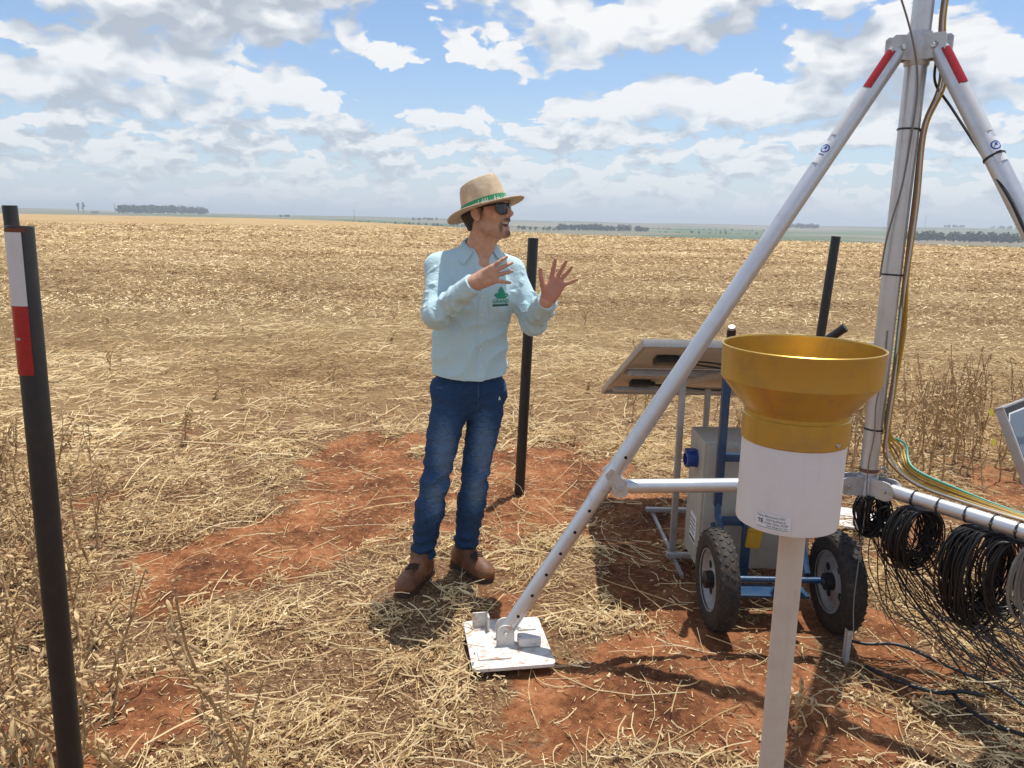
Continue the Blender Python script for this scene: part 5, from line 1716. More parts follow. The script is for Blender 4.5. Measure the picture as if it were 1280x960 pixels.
        ln.add(vs, fs); ln.add(vs2, fs)
        part('lens', ln, M_GLASS, sgo)

    # ---- hat
    M_HAT = straw_hat_mat()
    n = 96
    def crown(w, v, off=0.0):
        """w angle, v 0 at the brim .. 1 at the top edge .. 1.6 the middle of the top"""
        c, s = math.cos(w), math.sin(w)
        if v <= 1.0:
            k = 1.0 - 0.16 * v ** 1.3 - 0.05 * max(0, v - 0.85) / 0.15
            x, y = 0.104 * c * k, 0.086 * s * k
            top = 0.112 + 0.010 * c
            z = v * top
        else:
            q = (v - 1.0) / 0.6
            k = 0.79 * (1 - q)
            x, y = 0.104 * c * k, 0.086 * s * k
            z = 0.112 + 0.010 * c * (1 - q) + 0.010 * math.sin(q * math.pi * 0.9) - 0.0 * q
        # crease along the top and a pinch on each side of the front
        if v > 0.8:
            cre = math.exp(-(y / 0.022) ** 2) * sstep(0.95, 1.25, v) * 0.022
            z -= float(cre)
        for sg_ in (-1, 1):
            pin = math.exp(-((x - 0.058) / 0.034) ** 2) * float(sstep(0.45, 0.95, v)) * 0.012
            if sg_ * y > 0: y -= sg_ * pin
        r_ = 1 + off / 0.09
        return A(x * r_, y * r_, z + off * 0.4)
    def brim(w, v, off=0.0):
        c, s = math.cos(w), math.sin(w)
        x = (0.104 + (0.170 - 0.104) * v) * c; y = (0.086 + (0.150 - 0.086) * v) * s
        z = -0.010 * v * v * c * c + (0.006 if c > 0 else -0.004) * v * v * c * c + 0.000 * v * v * s * s + 0.002 * math.sin(3 * w + 1) * v
        return A(x, y, z + off)
    mb = MB(); rows = [brim(2 * math.pi * k / n, v, 0.0) for v in (1.0, 0.8, 0.6, 0.4, 0.2, 0.03) for k in range(n)]
    rows += [crown(2 * math.pi * k / n, v) for v in (0.02, 0.1, 0.2, 0.35, 0.5, 0.62, 0.74, 0.84, 0.92, 0.97, 1.0, 1.03, 1.08, 1.15, 1.24, 1.35, 1.47, 1.58) for k in range(n)]
    nr = len(rows) // n
    fs = [(a * n + k, a * n + (k + 1) % n, (a + 1) * n + (k + 1) % n, (a + 1) * n + k) for a in range(nr - 1) for k in range(n)]
    fs.append(tuple((nr - 1) * n + k for k in range(n)))
    mb.add(rows, fs)
    # underside of the brim, and its rolled edge
    un = [brim(2 * math.pi * k / n, v, -0.0028) for v in (1.0, 0.8, 0.6, 0.4, 0.2, 0.0) for k in range(n)] + [crown(2 * math.pi * k / n, v, -0.003) for v in (0.1, 0.5, 0.9) for k in range(n)]
    fs = [(a * n + k, (a + 1) * n + k, (a + 1) * n + (k + 1) % n, a * n + (k + 1) % n) for a in range(len(un) // n - 1) for k in range(n)]
    mb.add(un, fs)
    hat = part('hat', mb, M_HAT, T, sharp=180)
    ed = MB(); ed.tube([Vector(brim(2 * math.pi * k / n, 1.0, -0.0014)) for k in range(n)], 0.0028, 6, closed=True); part('brim_edge', ed, M_HAT, hat)
    bd = MB(); rows = [crown(2 * math.pi * k / n, v, o) for v, o in ((0.015, 0.0004), (0.02, 0.0022), (0.25, 0.0022), (0.255, 0.0004)) for k in range(n)]
    bd.add(rows, [(a * n + k, a * n + (k + 1) % n, (a + 1) * n + (k + 1) % n, (a + 1) * n + k) for a in range(3) for k in range(n)])
    band = part('hat_band', bd, M_BAND, hat)
    pr = MB(); r2 = random.Random(5)
    w = -2.75
    while w < 0.3:
        ww = r2.uniform(0.018, 0.04)
        lo, hi = 0.045, r2.choice((0.11, 0.13, 0.20))
        quad = [crown(w, lo, 0.0034), crown(w + ww, lo, 0.0034), crown(w + ww * r2.uniform(.5, 1), hi, 0.0034), crown(w + r2.uniform(0, .01), hi, 0.0034)]
        if r2.random() < 0.86: pr.add(quad, [(0, 1, 2, 3)])
        w += ww + r2.choice((0.006, 0.010, 0.05))
    part('printed_lettering', pr, M_PRINTW, band, smooth=False)

    # ---- shirt
    zc = 0.945
    rq = np.random.default_rng(4)
    def shirtpost(P, d):
        lat = (P - pel) @ l; fr_ = (P - pel) @ f
        hem = 0.938 + 0.018 * np.clip(np.abs(lat + 0.02) / 0.17, 0, 1.3) ** 2 + 0.008 * (lat < 0) * np.clip(-lat / 0.17, 0, 1)
        torso_w = np.exp(-((lat / 0.20) ** 4))
        # folds: long drapes down the front, tension from the armpits, crumples along the sleeves
        am = fbm(lat * 7 + 3, P[:, 2] * 5, 2, 91); am2 = fbm(lat * 6 - 7, P[:, 2] * 4, 2, 92)
        dr = wavy(P, l * 62 + v3(0, 0, 16), l * 20 + v3(0, 0, 13), 0.7, 1.9) * 0.0048 * sstep(0.35, 0.65, am)
        dr = dr + wavy(P, l * 44 - v3(0, 0, 52), l * 16 + v3(0, 0, 19), 2.1, 1.7) * 0.0050 * sstep(0.45, 0.70, am2)
        arm = np.maximum(np.exp(-(((lat - 0.15) / 0.09) ** 2 + ((P[:, 2] - 1.27) / 0.12) ** 2)), np.exp(-(((lat + 0.15) / 0.09) ** 2 + ((P[:, 2] - 1.25) / 0.14) ** 2)))
        dr = dr + wavy(P, l * 60 * np.sign(1) + v3(0, 0, 75), l * 23, 3.3, 1.5) * 0.005 * arm
        dr = dr * sstep(1.40, 1.22, P[:, 2])
        def sleeve(sh, el, wr, ph):
            o = np.zeros(len(P))
            for a, b, wn, amp in ((sh, el, 85, 0.0075), (el, wr, 75, 0.0080)):
                ax = b - a; L = np.linalg.norm(ax); ax = ax / L
                rel = P - a; t_ = np.clip(rel @ ax / L, -0.2, 1.2)
                dist = np.linalg.norm(rel - np.outer(np.clip(t_, 0, 1) * L, ax), axis=1)
                perp = unit(np.cross(ax, f)) if abs(ax @ f) < 0.95 else l
                near_el = np.exp(-((t_ - (1 if b is el else 0)) / 0.45) ** 2)
                wgt = np.exp(-(dist / 0.085) ** 4) * sstep(-0.05, 0.15, t_) * sstep(1.15, 0.9, t_)
                fine = wavy(P, ax * wn * 1.6 + perp * 70, perp * 34 + ax * 21, ph, 1.9) * amp * 0.80 * (0.30 + near_el)
                broad = wavy(P, ax * 52 - perp * 66, perp * 17 + ax * 24, ph + 2, 1.7) * 0.0055 + wavy(P, ax * 34 + perp * 90, ax * 31, ph + 4, 1.5) * 0.0036
                o = np.maximum(o, 0) + wgt * (fine + broad) * (1 if b is el else sstep(0.80, 0.60, t_))
            return o
        sR = sleeve(shR, elR, wrR, 0.4); sL = sleeve(shL, elL, wrL, 1.9)
        d = d - (dr * torso_w + sR + sL)
        # placket and its edge
        pk = sstep(0.0175, 0.0150, np.abs(lat - 0.015)) * (fr_ > 0.03) * sstep(1.45, 1.43, P[:, 2])
        d = d - 0.0016 * pk
        pkt = sstep(0.003, 0.0, np.maximum(np.abs(lat - 0.098) - 0.048, np.abs(P[:, 2] - 1.255) - 0.055)) * (fr_ > 0.03)
        d = d - 0.0012 * pkt
        d = np.maximum(d, (hem - P[:, 2]))
        # cuffs: open ends cut square to the forearm
        for el_, wr_ in ((elR, wrR), (elL, wrL)):
            ax = unit(wr_ - el_); x = (P - wr_) @ ax
            nearw = np.linalg.norm(P - wr_, axis=1) < 0.09
            cut = x + 0.006
            d = np.where(nearw, np.maximum(d, cut), d)
            band_ = nearw * sstep(-0.066, -0.062, x)
            d = d - 0.0016 * band_
        # the open neck
        q = np.linalg.norm((P - (nb + f * 0.03 + v3(0, 0, 0.03))) / 1.0, axis=1)
        return d
    Sh = Sdf(shirtpost)
    hemc = v3(-0.187, 3.350, 0.94)
    Sh.cone(hemc, wai, 0.172, 0.160, 0.03, flat=(f, 0.68)); Sh.cone(wai, che, 0.160, 0.172, 0.03, flat=(f, 0.66))
    Sh.cone(che, nb + v3(0, 0, -0.10), 0.165, 0.105, 0.04, flat=(f, 0.66))
    for s_, sh in ((-1, shR), (1, shL)):
        Sh.cone(nb + v3(0, 0, -0.010), sh + v3(0, 0, -0.012), 0.060, 0.052, 0.03)
        Sh.ell(che + l * (s_ * 0.075) + f * 0.055 + v3(0, 0, 0.02), (0.07, 0.05, 0.07), 0.05)
    for sh, el, wr in ((shR, elR, wrR), (shL, elL, wrL)):
        ax = unit(wr - el)
        Sh.cone(sh + v3(0, 0, -0.020), el, 0.055, 0.057, 0.035)
        Sh.cone(el, el + (wr - el) * 0.62, 0.058, 0.046, 0.025); Sh.cone(el + (wr - el) * 0.55, wr + ax * 0.03, 0.047, 0.0400, 0.02)
        Sh.cone(wr + ax * 0.018, wr + ax * 0.10, 0.0300, 0.0300, 0.002, '-')
    # neck hole and the V below the collar
    Sh.cone(nb + v3(0, 0.01, -0.03), nb + v3(0, 0.01, 0.25), 0.063, 0.08, 0.008, '-')
    Sh.cone(nb + f * 0.085 + l * 0.008 + v3(0, 0, -0.052), nb + f * 0.075 + v3(0, 0, 0.08), 0.012, 0.068, 0.006, '-')
    me, SV, SF = sdf_mesh('shirt', Sh, 0.0031, [M_SHIRT], base, 1)
    shirt = link('shirt', me, T)
    bvh = BVHTree.FromPolygons([Vector(p) for p in SV], [tuple(int(i) for i in q) for q in SF])
    fV = Vector(f); lV = Vector(l)
    def onshirt(lat, z, off=0.0015):
        o = Vector(pel) + lV * lat; o.z = z
        hit = bvh.ray_cast(o + fV * 0.6, -fV)
        return (hit[0] + hit[1] * off, hit[1]) if hit[0] is not None else (o + fV * 0.1, fV)
    # collar: stand and two pointed leaves
    col = MB()
    for s_ in (-1, 1):
        rows = []
        m = 16
        for i in range(m + 1):
            t_ = i / m                                        # 0 at the back, 1 at the opening
            w = math.pi * (1 - 0.82 * t_)
            dirv = f * math.cos(w) + l * (s_ * math.sin(w))
            c0 = nb + v3(0, 0.008, 0)
            e_ = t_ ** 1.6
            tip = max(0.0, (t_ - 0.60) / 0.40)
            lean = lambda z: (HO - nb) * (z / 0.175) * 0.7 * v3(1, 1, 0) + v3(0, 0, z)
            inn = c0 + lean(0.030 - 0.055 * e_) + dirv * (0.059 + 0.012 * t_)
            top = c0 + lean(0.072 - 0.058 * e_) + dirv * (0.060 + 0.008 * t_)
            fold = c0 + lean(0.071 - 0.058 * e_) + dirv * (0.067 + 0.008 * t_)
            mid = c0 + lean(0.045 - 0.055 * e_) + dirv * (0.085 + 0.008 * t_) + l * (s_ * 0.011 * tip)
            out = c0 + lean(0.020 - 0.044 * e_ - 0.016 * tip) + dirv * (0.098 + 0.008 * t_) + l * (s_ * 0.028 * tip)
            out2 = out - dirv * 0.004 - v3(0, 0, 0.001)
            mid2 = mid - dirv * 0.005 - v3(0, 0, 0.001)
            rows.append([inn, top, fold, mid, out, out2, mid2])
        k = 7
        vs = [p for r_ in rows for p in r_]
        fs = [(i * k + a, i * k + a + 1, (i + 1) * k + a + 1, (i + 1) * k + a) for i in range(m) for a in range(k - 1)]
        fs.append((m * k + 2, m * k + 3, m * k + 6)); fs.append((m * k + 3, m * k + 4, m * k + 5, m * k + 6))
        cm = MB(); cm.add(vs, fs)
        part('collar_leaf', cm, M_SHIRT, shirt, sharp=60)
    def patch(name, lat0, lat1, z0, z1, off, nu, nv, taper=0.0):
        mb_ = MB(); vs = []; lo_ = []
        for j in range(nv + 1):
            for i in range(nu + 1):
                u = lat0 + (lat1 - lat0) * i / nu; z = z0 + (z1 - z0) * j / nv
                if taper and j == 0: z += taper * abs(2 * i / nu - 1)
                p_, n_ = onshirt(u, z, off); vs.append(p_); lo_.append(p_ - n_ * (off + 0.004))
        k_ = nu + 1
        fs = [(j * k_ + i, j * k_ + i + 1, (j + 1) * k_ + i + 1, (j + 1) * k_ + i) for j in range(nv) for i in range(nu)]
        ring = [i for i in range(k_)] + [j * k_ + nu for j in range(1, nv + 1)] + [nv * k_ + i for i in range(nu - 1, -1, -1)] + [j * k_ for j in range(nv - 1, 0, -1)]
        o_ = len(vs)
        fs += [(ring[q], ring[(q + 1) % len(ring)], o_ + ring[(q + 1) % len(ring)], o_ + ring[q]) for q in range(len(ring))]
        mb_.add(vs + lo_, fs)
        return part(name, mb_, M_SHIRT, shirt, sharp=50)
    patch('placket', -0.0005, 0.031, 0.955, 1.425, 0.0022, 3, 60)
    patch('chest_pocket', 0.048, 0.146, 1.195, 1.322, 0.0016, 14, 16, 0.016)
    for z in (1.375, 1.300, 1.225, 1.150, 1.075, 1.000):
        p, nn = onshirt(0.015, z, 0.0030)
        b = MB(); b.lathe([(0.0005, 0.0016), (0.0028, 0.0014), (0.0040, 0.0026), (0.0056, 0.0022), (0.0060, 0.0)], 14, p, frame_of(nn)); part('button', b, M_BUTTON, shirt)
    for el_, wr_ in ((elR, wrR), (elL, wrL)):
        ax = unit(wr_ - el_)
        for dd in (0.020, 0.050):
            side_ = unit(np.cross(ax, v3(0, 0, 1)) * -1); side_ = unit(side_ * 0.6 + v3(0, -0.6, -0.45)); side_ = unit(side_ - ax * (side_ @ ax))
            o = wr_ - ax * (0.006 + dd)
            hit = bvh.ray_cast(Vector(o + side_ * 0.12), Vector(-side_))
            if hit[0] is not None:
                b = MB(); b.lathe([(0.0005, 0.0022), (0.0045, 0.0022), (0.0052, 0.0)], 12, hit[0], frame_of(hit[1])); part('button', b, M_BUTTON, shirt)
    # printed emblem over the pocket: a three lobed leaf, a word and a line of small print
    lo_c, lo_z = LOGO_LAT, LOGO_Z
    def decal(polys, m, name, par, off=0.0030):
        mb_ = MB()
        for poly in polys:
            mb_.add([onshirt(lo_c + u * 1.15, lo_z + v * 1.2, off)[0] for u, v in poly], [tuple(range(len(poly)))])
        return part(name, mb_, m, par, smooth=False)
    def strips(outline_fn, n_):
        out = []
        for i in range(n_):
            a, b = i / n_, (i + 1) / n_
            (x0a, x1a, za), (x0b, x1b, zb_) = outline_fn(a), outline_fn(b)
            for q in range(3):
                out.append([(x0a + (x1a - x0a) * q / 3, za), (x0a + (x1a - x0a) * (q + 1) / 3, za), (x0b + (x1b - x0b) * (q + 1) / 3, zb_), (x0b + (x1b - x0b) * q / 3, zb_)])
        return out
    leaf = strips(lambda a: (-0.0125 * math.sin(math.pi * min(1, 0.18 + a * 0.82)) ** 0.9, 0.0125 * math.sin(math.pi * min(1, 0.18 + a * 0.82)) ** 0.9, 0.006 + 0.042 * a), 8)
    for s_ in (-1, 1):
        leaf += strips(lambda a, s_=s_: (s_ * 0.004 + s_ * 0.026 * a - 0.0001, s_ * 0.004 + s_ * 0.026 * a + 0.0001, 0.012), 1)
        n_ = 6
        for i in range(n_):
            a, b = i / n_, (i + 1) / n_
            ha, hb = 0.0095 * math.sin(math.pi * (0.25 + 0.75 * a)), 0.0095 * math.sin(math.pi * (0.25 + 0.75 * b))
            xa, xb = s_ * (0.008 + 0.020 * a), s_ * (0.008 + 0.020 * b)
            leaf.append([(xa, 0.013 + 0.006 * a - ha), (xb, 0.013 + 0.006 * b - hb), (xb, 0.013 + 0.006 * b + hb), (xa, 0.013 + 0.006 * a + ha)])
    emb = decal(leaf, M_LOGO, 'printed_leaf', shirt)
    vs, fs = text_mesh("GRAND", 0.0185, True)
    mb_ = MB(); xs = max(p.x for p in vs)
    mb_.add([onshirt(lo_c + 1.15 * (-0.034 + p.x * 0.068 / xs), lo_z + 1.2 * (-0.010 + p.y), 0.0031)[0] for p in vs], fs); part('printed_word', mb_, M_LOGO, shirt, smooth=False)
    decal([[(-0.034 + 0.0085 * i, -0.0215), (-0.034 + 0.0085 * (i + 1), -0.0215), (-0.034 + 0.0085 * (i + 1), -0.0135), (-0.034 + 0.0085 * i, -0.0135)] for i in range(8)], M_LOGOD, 'printed_bar', shirt)

    # ---- trousers
    def troupost(P, d):
        o = np.zeros(len(P))
        for hp_, kn, an, ph in ((hipR, knR, anR, 0.3), (hipL, knL, anL, 2.2)):
            for a, b, nm in ((hp_, kn, 0), (kn, an, 1)):
                ax = b - a; L = np.linalg.norm(ax); ax = ax / L
                rel = P - a; t_ = rel @ ax / L
                dist = np.linalg.norm(rel - np.outer(np.clip(t_, 0, 1) * L, ax), axis=1)
                wgt = np.exp(-(dist / 0.105) ** 4)
                if nm == 1:
                    low = sstep(0.45, 0.95, t_)
                    o += wgt * (wavy(P, ax * 125 + l * 20, l * 26, ph, 1.3) * 0.0070 * low + wavy(P, ax * 70 + l * 55, l * 14, ph + 1, 1.0) * 0.0042 * sstep(0.35, 0.0, t_) + wavy(P, ax * 60 + f * 40, l * 22, ph + 3) * 0.0030)
                else:
                    o += wgt * (wavy(P, ax * 75 + l * 40, l * 18, ph, 1.2) * 0.0040 * sstep(0.62, 1.0, t_) + wavy(P, ax * 40 - l * 60, l * 12, ph + 2) * 0.0050 * sstep(0.5, 0.05, t_) + wavy(P, ax * 30 + l * 60, l * 12, ph + 2) * 0.0032)
        o = o + wavy(P, l * 95 + v3(0, 0, 60), l * 30 + v3(0, 0, 23), 0.9, 1.9) * 0.0020 + wavy(P, v3(0, 0, 110) - l * 50 + f * 40, l * 33, 2.9, 1.7) * 0.0020
        d = d - o
        bot = np.where(np.linalg.norm((P - anR)[:, :2], axis=1) < np.linalg.norm((P - anL)[:, :2], axis=1), 0.105, 0.118)
        d = np.maximum(d, bot + 0.010 * ((P - anR) @ f) - P[:, 2]); d = np.maximum(d, P[:, 2] - 0.985) + 0.35 * np.clip(P[:, 2] - 0.915, 0, 1)
        hemb = sstep(bot + 0.018, bot + 0.015, P[:, 2]); d = d - 0.0018 * hemb
        return d
    Tr = Sdf(troupost)
    Tr.cone(pel + v3(0, 0, 0.10), pel + v3(0, 0, -0.04), 0.152, 0.155, 0.03, flat=(f, 0.64))
    for s_, hp_, kn, an in ((-1, hipR, knR, anR), (1, hipL, knL, anL)):
        Tr.cone(hp_ + v3(0, 0, 0.0), kn, 0.088, 0.062, 0.022 if s_ < 0 else 0.016)
        Tr.cone(kn, kn + (an - kn) * 0.35, 0.063, 0.064, 0.03); Tr.cone(kn + (an - kn) * 0.35, an + v3(0, 0, -0.03), 0.063, 0.056, 0.03)
        Tr.ell(hp_ - f * 0.05 + v3(0, 0, 0.02), (0.078, 0.078, 0.09), 0.05)
    me, TV, TF = sdf_mesh('trousers', Tr, 0.0038, [denim_mat()], base, 1)
    fade = np.zeros(len(TV)); seam = np.zeros(len(TV))
    for hp_, kn, an in ((hipR, knR, anR), (hipL, knL, anL)):
        mid = hp_ + (kn - hp_) * 0.62 + f * 0.06
        fade = np.maximum(fade, np.exp(-(((TV - mid) @ f / 0.06) ** 2 + ((TV - mid) @ l / 0.05) ** 2 + ((TV - mid)[:, 2] / 0.16) ** 2)))
        mid = kn + (an - kn) * 0.12 + f * 0.06
        fade = np.maximum(fade, 0.9 * np.exp(-(((TV - mid) @ f / 0.06) ** 2 + ((TV - mid) @ l / 0.045) ** 2 + ((TV - mid)[:, 2] / 0.10) ** 2)))
    lat = (TV - pel) @ l; fr_ = (TV - pel) @ f
    seam = np.maximum(seam, np.exp(-((lat - 0.012) / 0.0025) ** 2) * (TV[:, 2] > 0.80) * (fr_ > 0.04))
    for s_ in (-1, 1):
        arc = np.abs(np.hypot(lat - s_ * 0.165, (TV[:, 2] - 0.965) * 1.1) - 0.070)
        seam = np.maximum(seam, np.exp(-(arc / 0.003) ** 2) * (fr_ > 0.02) * (TV[:, 2] < 0.965))
    set_attr(me, 'fade', fade); set_attr(me, 'seam', seam)
    trou = link('trousers', me, T)
    tb = BVHTree.FromPolygons([Vector(p) for p in TV], [tuple(int(i) for i in q) for q in TF])
    def ontr(lat_, z, off=0.0015):
        o = Vector(pel) + lV * lat_; o.z = z
        hit = tb.ray_cast(o + fV * 0.6, -fV)
        return hit[0] + hit[1] * off if hit[0] is not None else o
    mb_ = MB(); mb_.add([ontr(0.108, 0.842), ontr(0.122, 0.842), ontr(0.115, 0.860)], [(0, 1, 2)]); part('white_mark', mb_, M_PRINTW, trou, smooth=False)
    for s_ in (-1, 1):
        mb_ = MB()
        P_ = [ontr(s_ * (0.165 - 0.070 * math.sin(a)), 0.965 - 0.063 * math.cos(a), 0.001) for a in np.linspace(0.45, 1.45, 9)]
        mb_.tube(P_, 0.0022, 6); part('pocket_seam', mb_, trou.data.materials[0], trou)
    mb_ = MB(); mb_.tube([ontr(0.018 - (0.012 if q > 5 else 0) * (q - 5) / 3, 0.94 - 0.015 * q, 0.001) for q in range(9)], 0.0024, 6); part('fly_seam', mb_, trou.data.materials[0], trou)

    # ---- boots
    LEA = leather_mat()
    for an, toe, heel in ((anR, v3(-0.470, 3.100, 0), v3(-0.368, 3.375, 0)), (anL, v3(-0.082, 3.262, 0), v3(-0.262, 3.470, 0))):
        d_ = unit(toe - heel); sd_ = v3(-d_[1], d_[0], 0)
        L = np.linalg.norm(toe - heel)
        g = lambda x, y, z: heel + d_ * (x * L) + sd_ * y + v3(0, 0, z)
        FM = np.stack([d_, sd_, v3(0, 0, 1)], 1)
        def bp(P, d, d_=d_, heel=heel, L=L):
            x = (P - heel) @ d_ / L
            d = np.maximum(d, 0.022 - P[:, 2])
            cap = np.abs(x - 0.70) ; d = d + 0.0012 * np.exp(-(cap / 0.008) ** 2)
            d = d - 0.0016 * np.sin(x * 60 + P[:, 2] * 80) * np.exp(-((x - 0.62) / 0.07) ** 2)
            return d
        bo = Sdf(bp)
        bo.ell(g(0.80, 0.002, 0.040), (0.062, 0.047, 0.046), 0.03, M=FM)
        bo.ell(g(0.55, 0, 0.045), (0.085, 0.043, 0.055), 0.03, M=FM)
        bo.ell(g(0.16, 0, 0.050), (0.052, 0.037, 0.065), 0.03, M=FM)
        bo.cone(g(0.30, 0, 0.07), an + v3(0, 0, 0.045), 0.044, 0.047, 0.03)
        bo.cone(g(0.50, 0, 0.065), g(0.30, 0, 0.115), 0.036, 0.040, 0.02)
        bt = link('boot', sdf_mesh('boot', bo, 0.0034, [LEA], base)[0], T)
        so = MB(); outl = []
        for x, y in ((-0.01, 0.0), (0.02, 0.028), (0.10, 0.037), (0.25, 0.036), (0.42, 0.036), (0.60, 0.045), (0.78, 0.050), (0.92, 0.042), (0.99, 0.022), (1.01, 0.0), (0.99, -0.020), (0.92, -0.038), (0.78, -0.047), (0.60, -0.043), (0.42, -0.035), (0.25, -0.036), (0.10, -0.037), (0.02, -0.028)):
            outl.append((x * L, y))
        so.prism(outl, UPZ, 0.026, heel + v3(0, 0, 0.012), d_, sd_)
        part('sole', so, M_SOLE, bt, sharp=50)
        bbv = bt.data
        btree = BVHTree.FromPolygons([v.co + Vector(base) for v in bbv.vertices], [tuple(p.vertices) for p in bbv.polygons])
        def onboot(x, y):
            o = Vector(g(x, y, 0.30)); 
            dirn = Vector(unit(-v3(0, 0, 1) - 0.55 * d_ * (1 if x < 0.52 else 0.15)))
            hit = btree.ray_cast(Vector(g(x, y, 0.0)) - dirn * 0.32, dirn)
            return hit[0] - dirn * 0.003 if hit[0] is not None else None
        for i in range(6):
            x = 0.36 + 0.055 * i
            pts = [onboot(x + 0.02 * q * (1 if i % 2 else -1), q * 0.026) for q in (-1, -0.5, 0, 0.5, 1)]
            pts = [p for p in pts if p is not None and p.z < 0.17]
            if len(pts) > 2:
                lc = MB(); lc.tube(pts, 0.0032, 6); part('lace', lc, M_LACE, bt)
    return T


LOGO_LAT = 0.100
LOGO_Z = 1.285
build_man()


# ------------------------------------------------------------------ dry soybean plants left standing
def plant_mat(name, a, b_, c_):
    m, nt, b = new_mat(name)
    n = nnoise(nt, ncoord(nt), 30, 5, 0.65)
    setc(nt, b.inputs['Base Color'], nramp(nt, n, [(0.3, a), (0.5, b_), (0.7, c_)]))
    b.inputs['Roughness'].default_value = 0.75; b.inputs['Specular IOR Level'].default_value = 0.2
    return m


M_STEM = plant_mat("dry_stem", (0.20, 0.12, 0.06), (0.43, 0.29, 0.145), (0.64, 0.49, 0.28))
M_POD = plant_mat("dry_pod", (0.20, 0.12, 0.06), (0.43, 0.29, 0.145), (0.64, 0.49, 0.28))


def pod(mb, p, d, L, w, r2):
    """flattened beaded pod, 24 faces"""
    d = Vector(d).normalized(); a = d.orthogonal().normalized(); a = (Matrix.Rotation(r2.uniform(0, 6.28), 3, d) @ a); b = d.cross(a)
    sag = Vector((0, 0, -0.25 * L))
    P = [(0.0, 0.15), (0.22, 0.8), (0.42, 0.7), (0.62, 1.0), (0.85, 0.6), (1.0, 0.05)]
    vs = []
    for t, k in P:
        c = Vector(p) + d * (L * t) + sag * (t * t)
        for q in range(4):
            an = q * math.pi / 2
            vs.append(c + a * (math.cos(an) * w * k) + b * (math.sin(an) * w * 0.5 * k))
    fs = [(i * 4 + q, i * 4 + (q + 1) % 4, (i + 1) * 4 + (q + 1) % 4, (i + 1) * 4 + q) for i in range(5) for q in range(4)]
    mb.add(vs, fs)


def soy_plant(h, seed, label, cat='dry plant', group=None, dense=1.0):
    r2 = random.Random(seed)
    t = thing('dry_soybean_plant', (0, 0, 0), label, cat, group)
    st = MB(); pd = MB()
    def shoot(p, d, L, r, lvl):
        n = 7; P = [Vector(p)]; d = Vector(d).normalized()
        for i in range(n):
            d = (d + Vector((r2.uniform(-.17, .17), r2.uniform(-.17, .17), r2.uniform(-.03, .12)))).normalized()
            P.append(P[-1] + d * (L / n))
        rs = [r * (1 - 0.6 * i / n) for i in range(n + 1)]
        st.tube(P, rs, 5)
        for i in range(1, n + 1):
            for _ in range(r2.choice((0, 1, 2, 2, 3)) if r2.random() < dense else 0):
                a = r2.uniform(0, 6.28)
                dd = Vector((math.cos(a), math.sin(a), r2.uniform(-0.9, 0.5)))
                pod(pd, P[i] + Vector((0, 0, r2.uniform(-.02, .02))), dd, r2.uniform(0.026, 0.048), r2.uniform(0.0045, 0.0070), r2)
            if lvl == 0 and i in (2, 3, 4) and r2.random() < 0.75:
                a = r2.uniform(0, 6.28)
                shoot(P[i], Vector((math.cos(a) * .55, math.sin(a) * .55, 1)), L * r2.uniform(0.3, 0.55), r * 0.6, 1)
    shoot((0, 0, -0.02), (r2.uniform(-.15, .15), r2.uniform(-.15, .15), 1), h, 0.0064, 0)
    o = link('stem', to_mesh('stem', st, M_STEM, True), t)
    o = link('pods', to_mesh('pods', pd, M_POD, True, 60), t); o['kind'] = 'stuff'
    return t


def gz1(x, y): return float(height(np.array([x]), np.array([y]))[0])


